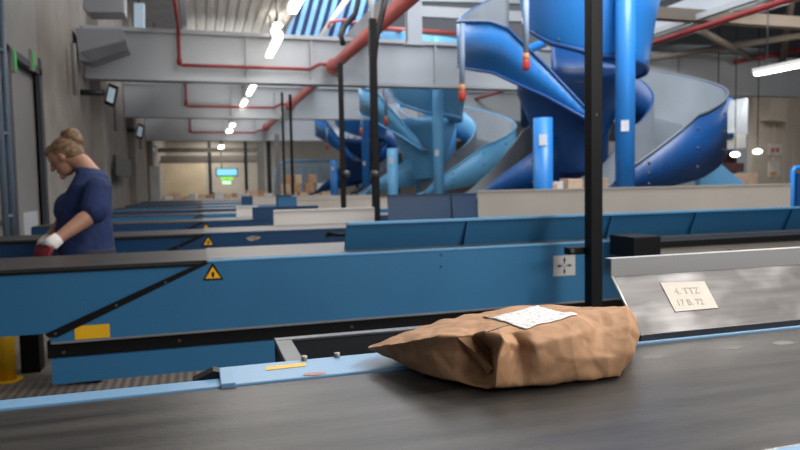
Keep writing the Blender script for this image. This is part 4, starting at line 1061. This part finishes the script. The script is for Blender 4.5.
for s_ in (1, -1):
    h0 = Vector((hip.x, hip.y, hip.z)) - away * .095 * s_
    tube(bm, [h0, Vector((h0.x - .01, h0.y, .48)), Vector((h0.x + .02, h0.y, .12))], [.115, .082, .075], 14, round_ends=False)
tro = obj('trousers', bm, TROU, wo)
rm = tro.modifiers.new('r', 'REMESH'); rm.mode = 'VOXEL'; rm.voxel_size = .011
baked(tro); smooth(tro)
for s_ in (1, -1):
    an = Vector((hip.x + .02, hip.y, 0)) - away * .095 * s_
    bm = new(); tube(bm, [an + Vector((0, 0, .055)) + rgt * .05, Vector((an.x, an.y, .052)) - rgt * .14], [.052, .046], 14, round_ends=True); 
    for v in bm.verts: v.co.z = max(v.co.z, .001)
    obj('shoe', bm, BLACK, wo)
bm = new(); 
ball(bm, hc - hf * .02 + hu * .01, (.106, .094, .085), (hf, hu, hs), 24)
ball(bm, hc - hf * .06 - hu * .03, (.06, .075, .07), (hf, hu, hs), 20)
ball(bm, hc + hf * .055 + hu * .05, (.055, .04, .06), (hf, hu, hs), 16)
ball(bm, D(71.5, 136, DW), (.06, .055, .055), (rgt, upz, away), 18); ball(bm, D(76, 140, DW), .045, seg=14); ball(bm, D(66, 135, DW), .036, seg=14)
hr_o = obj('hair', bm, HAIR, wo)
rm = hr_o.modifiers.new('r', 'REMESH'); rm.mode = 'VOXEL'; rm.voxel_size = .007
sm = hr_o.modifiers.new('s', 'SMOOTH'); sm.iterations = 3
baked(hr_o); smooth(hr_o)
for s_ in (1, -1):
    bm = new(); ball(bm, hc + hf * .087 - hu * .012 + hs * .03 * s_, .012, seg=10); obj('eye', bm, mat('eye_dark', (60, 46, 40), .3), wo)
    sh, el, wr = arm_pts(s_); d_ = (wr - el).normalized(); hd = (d_ + Vector((0, 0, -.55))).normalized(); lat = hd.cross(upz).normalized()
    bm = new(); tube(bm, [wr - d_ * .045, wr + d_ * .01, wr + hd * .028], [.039, .042, .043], 16); obj('cuff', bm, CUFF, wo)
    bm = new(); pm = wr + hd * .055
    ball(bm, pm, (.06, .047, .026), (hd, lat, hd.cross(lat)), 14)
    for q in range(4):
        b0 = wr + hd * .085 + lat * (-.03 + .02 * q); L = (.032, .038, .04, .03)[q]
        b1 = b0 + (hd * .7 + Vector((0, 0, -.5))).normalized() * L; b2 = b1 + (hd * .2 - upz).normalized() * L * .8; b3 = b2 + (-hd * .4 - upz * .6).normalized() * L * .6
        tube(bm, [b0 - hd * .03, b0, b1, b2, b3], [.0135, .013, .0125, .012, .0105], 8, round_ends=True)
    th = wr + hd * .025 + lat * .034 * (-1)
    tube(bm, [th + lat * .01, th - lat * .012 + hd * .02, th - lat * .012 + hd * .045 - upz * .012, th + hd * .064 - upz * .026], [.0165, .0155, .014, .012], 8, round_ends=True)
    g_ = obj('glove', bm, GLOVE, wo)
    rm = g_.modifiers.new('r', 'REMESH'); rm.mode = 'VOXEL'; rm.voxel_size = .004; baked(g_); smooth(g_)

# ================================================================== LIGHT
w = bpy.data.worlds.new('world'); SC.world = w; w.use_nodes = True
bg = w.node_tree.nodes['Background']; bg.inputs[0].default_value = lin((222, 228, 238)); bg.inputs[1].default_value = .2
def area(nm, loc, target, sx, sy, e, col=(1, 1, 1)):
    l = bpy.data.lights.new(nm, 'AREA'); l.shape = 'RECTANGLE'; l.size = sx; l.size_y = sy; l.energy = e; l.color = col
    o = bpy.data.objects.new(nm, l); COL.objects.link(o); o.location = loc
    o.rotation_euler = (Vector(target) - Vector(loc)).to_track_quat('-Z', 'Y').to_euler()
    return o
area('key_lamp', (2.3, 1.4, 2.7), (.6, .9, .95), .9, .4, 56, (1, .95, .88))
area('front_fill', (2.6, -.6, 2.5), (.5, 1.1, .95), 1.0, .4, 22, (1, .95, .9))  # added fill from the front right for the parcel's front face
area('rear_fill', (3.4, -2.6, 3.3), (1.0, 4, 1.0), 4.5, 1.6, 100, (1, .98, .96))  # added fill from behind the camera, no door stands there
for y_, l_, e_ in ((6.0, 9, 95), (15.9, 5, 60), (22.7, 5.4, 60)): area('roof_fill', (.75, y_, 3.0), (.75, y_, 5), 1.5, l_, e_, (1, .98, .95))  # unseen upward fill added to brighten the roof sheet
area('skylight', (4.2, 13, 7.4), (4.2, 13, 0), 3.6, 32, 1850, (.95, .97, 1))
area('skylight_chute', (5.0, 4.2, 6.2), (4.9, 9, 2.0), 3.5, 1.2, 300, (.95, .97, 1))
area('far_lamp', (1.0, 36.8, 4.1), (1.0, 36.8, 0), 2.0, 9, 400, (1, .95, .87))
area('hall_lamp', (.6, 8, 4.2), (.6, 8, 0), 1.0, 8, 110, (1, .97, .92))
area('right_lamp', (11, 9, 4.0), (12, 14, 1.5), 3, 1, 40, (1, .95, .88))
area('outside', (14.5, 15.0, 4.4), (14.5, 18, 1), 3, 2, 120, (.95, .98, 1))

vs = SC.view_settings
SC.display_settings.display_device = 'sRGB'
vs.view_transform = 'Standard'; vs.look = 'None'; vs.gamma = 1; vs.exposure = 0; vs.use_curve_mapping = False
SC.cycles.use_denoising = True
SC.cycles.max_bounces = 6
SC.cycles.sample_clamp_indirect = 4
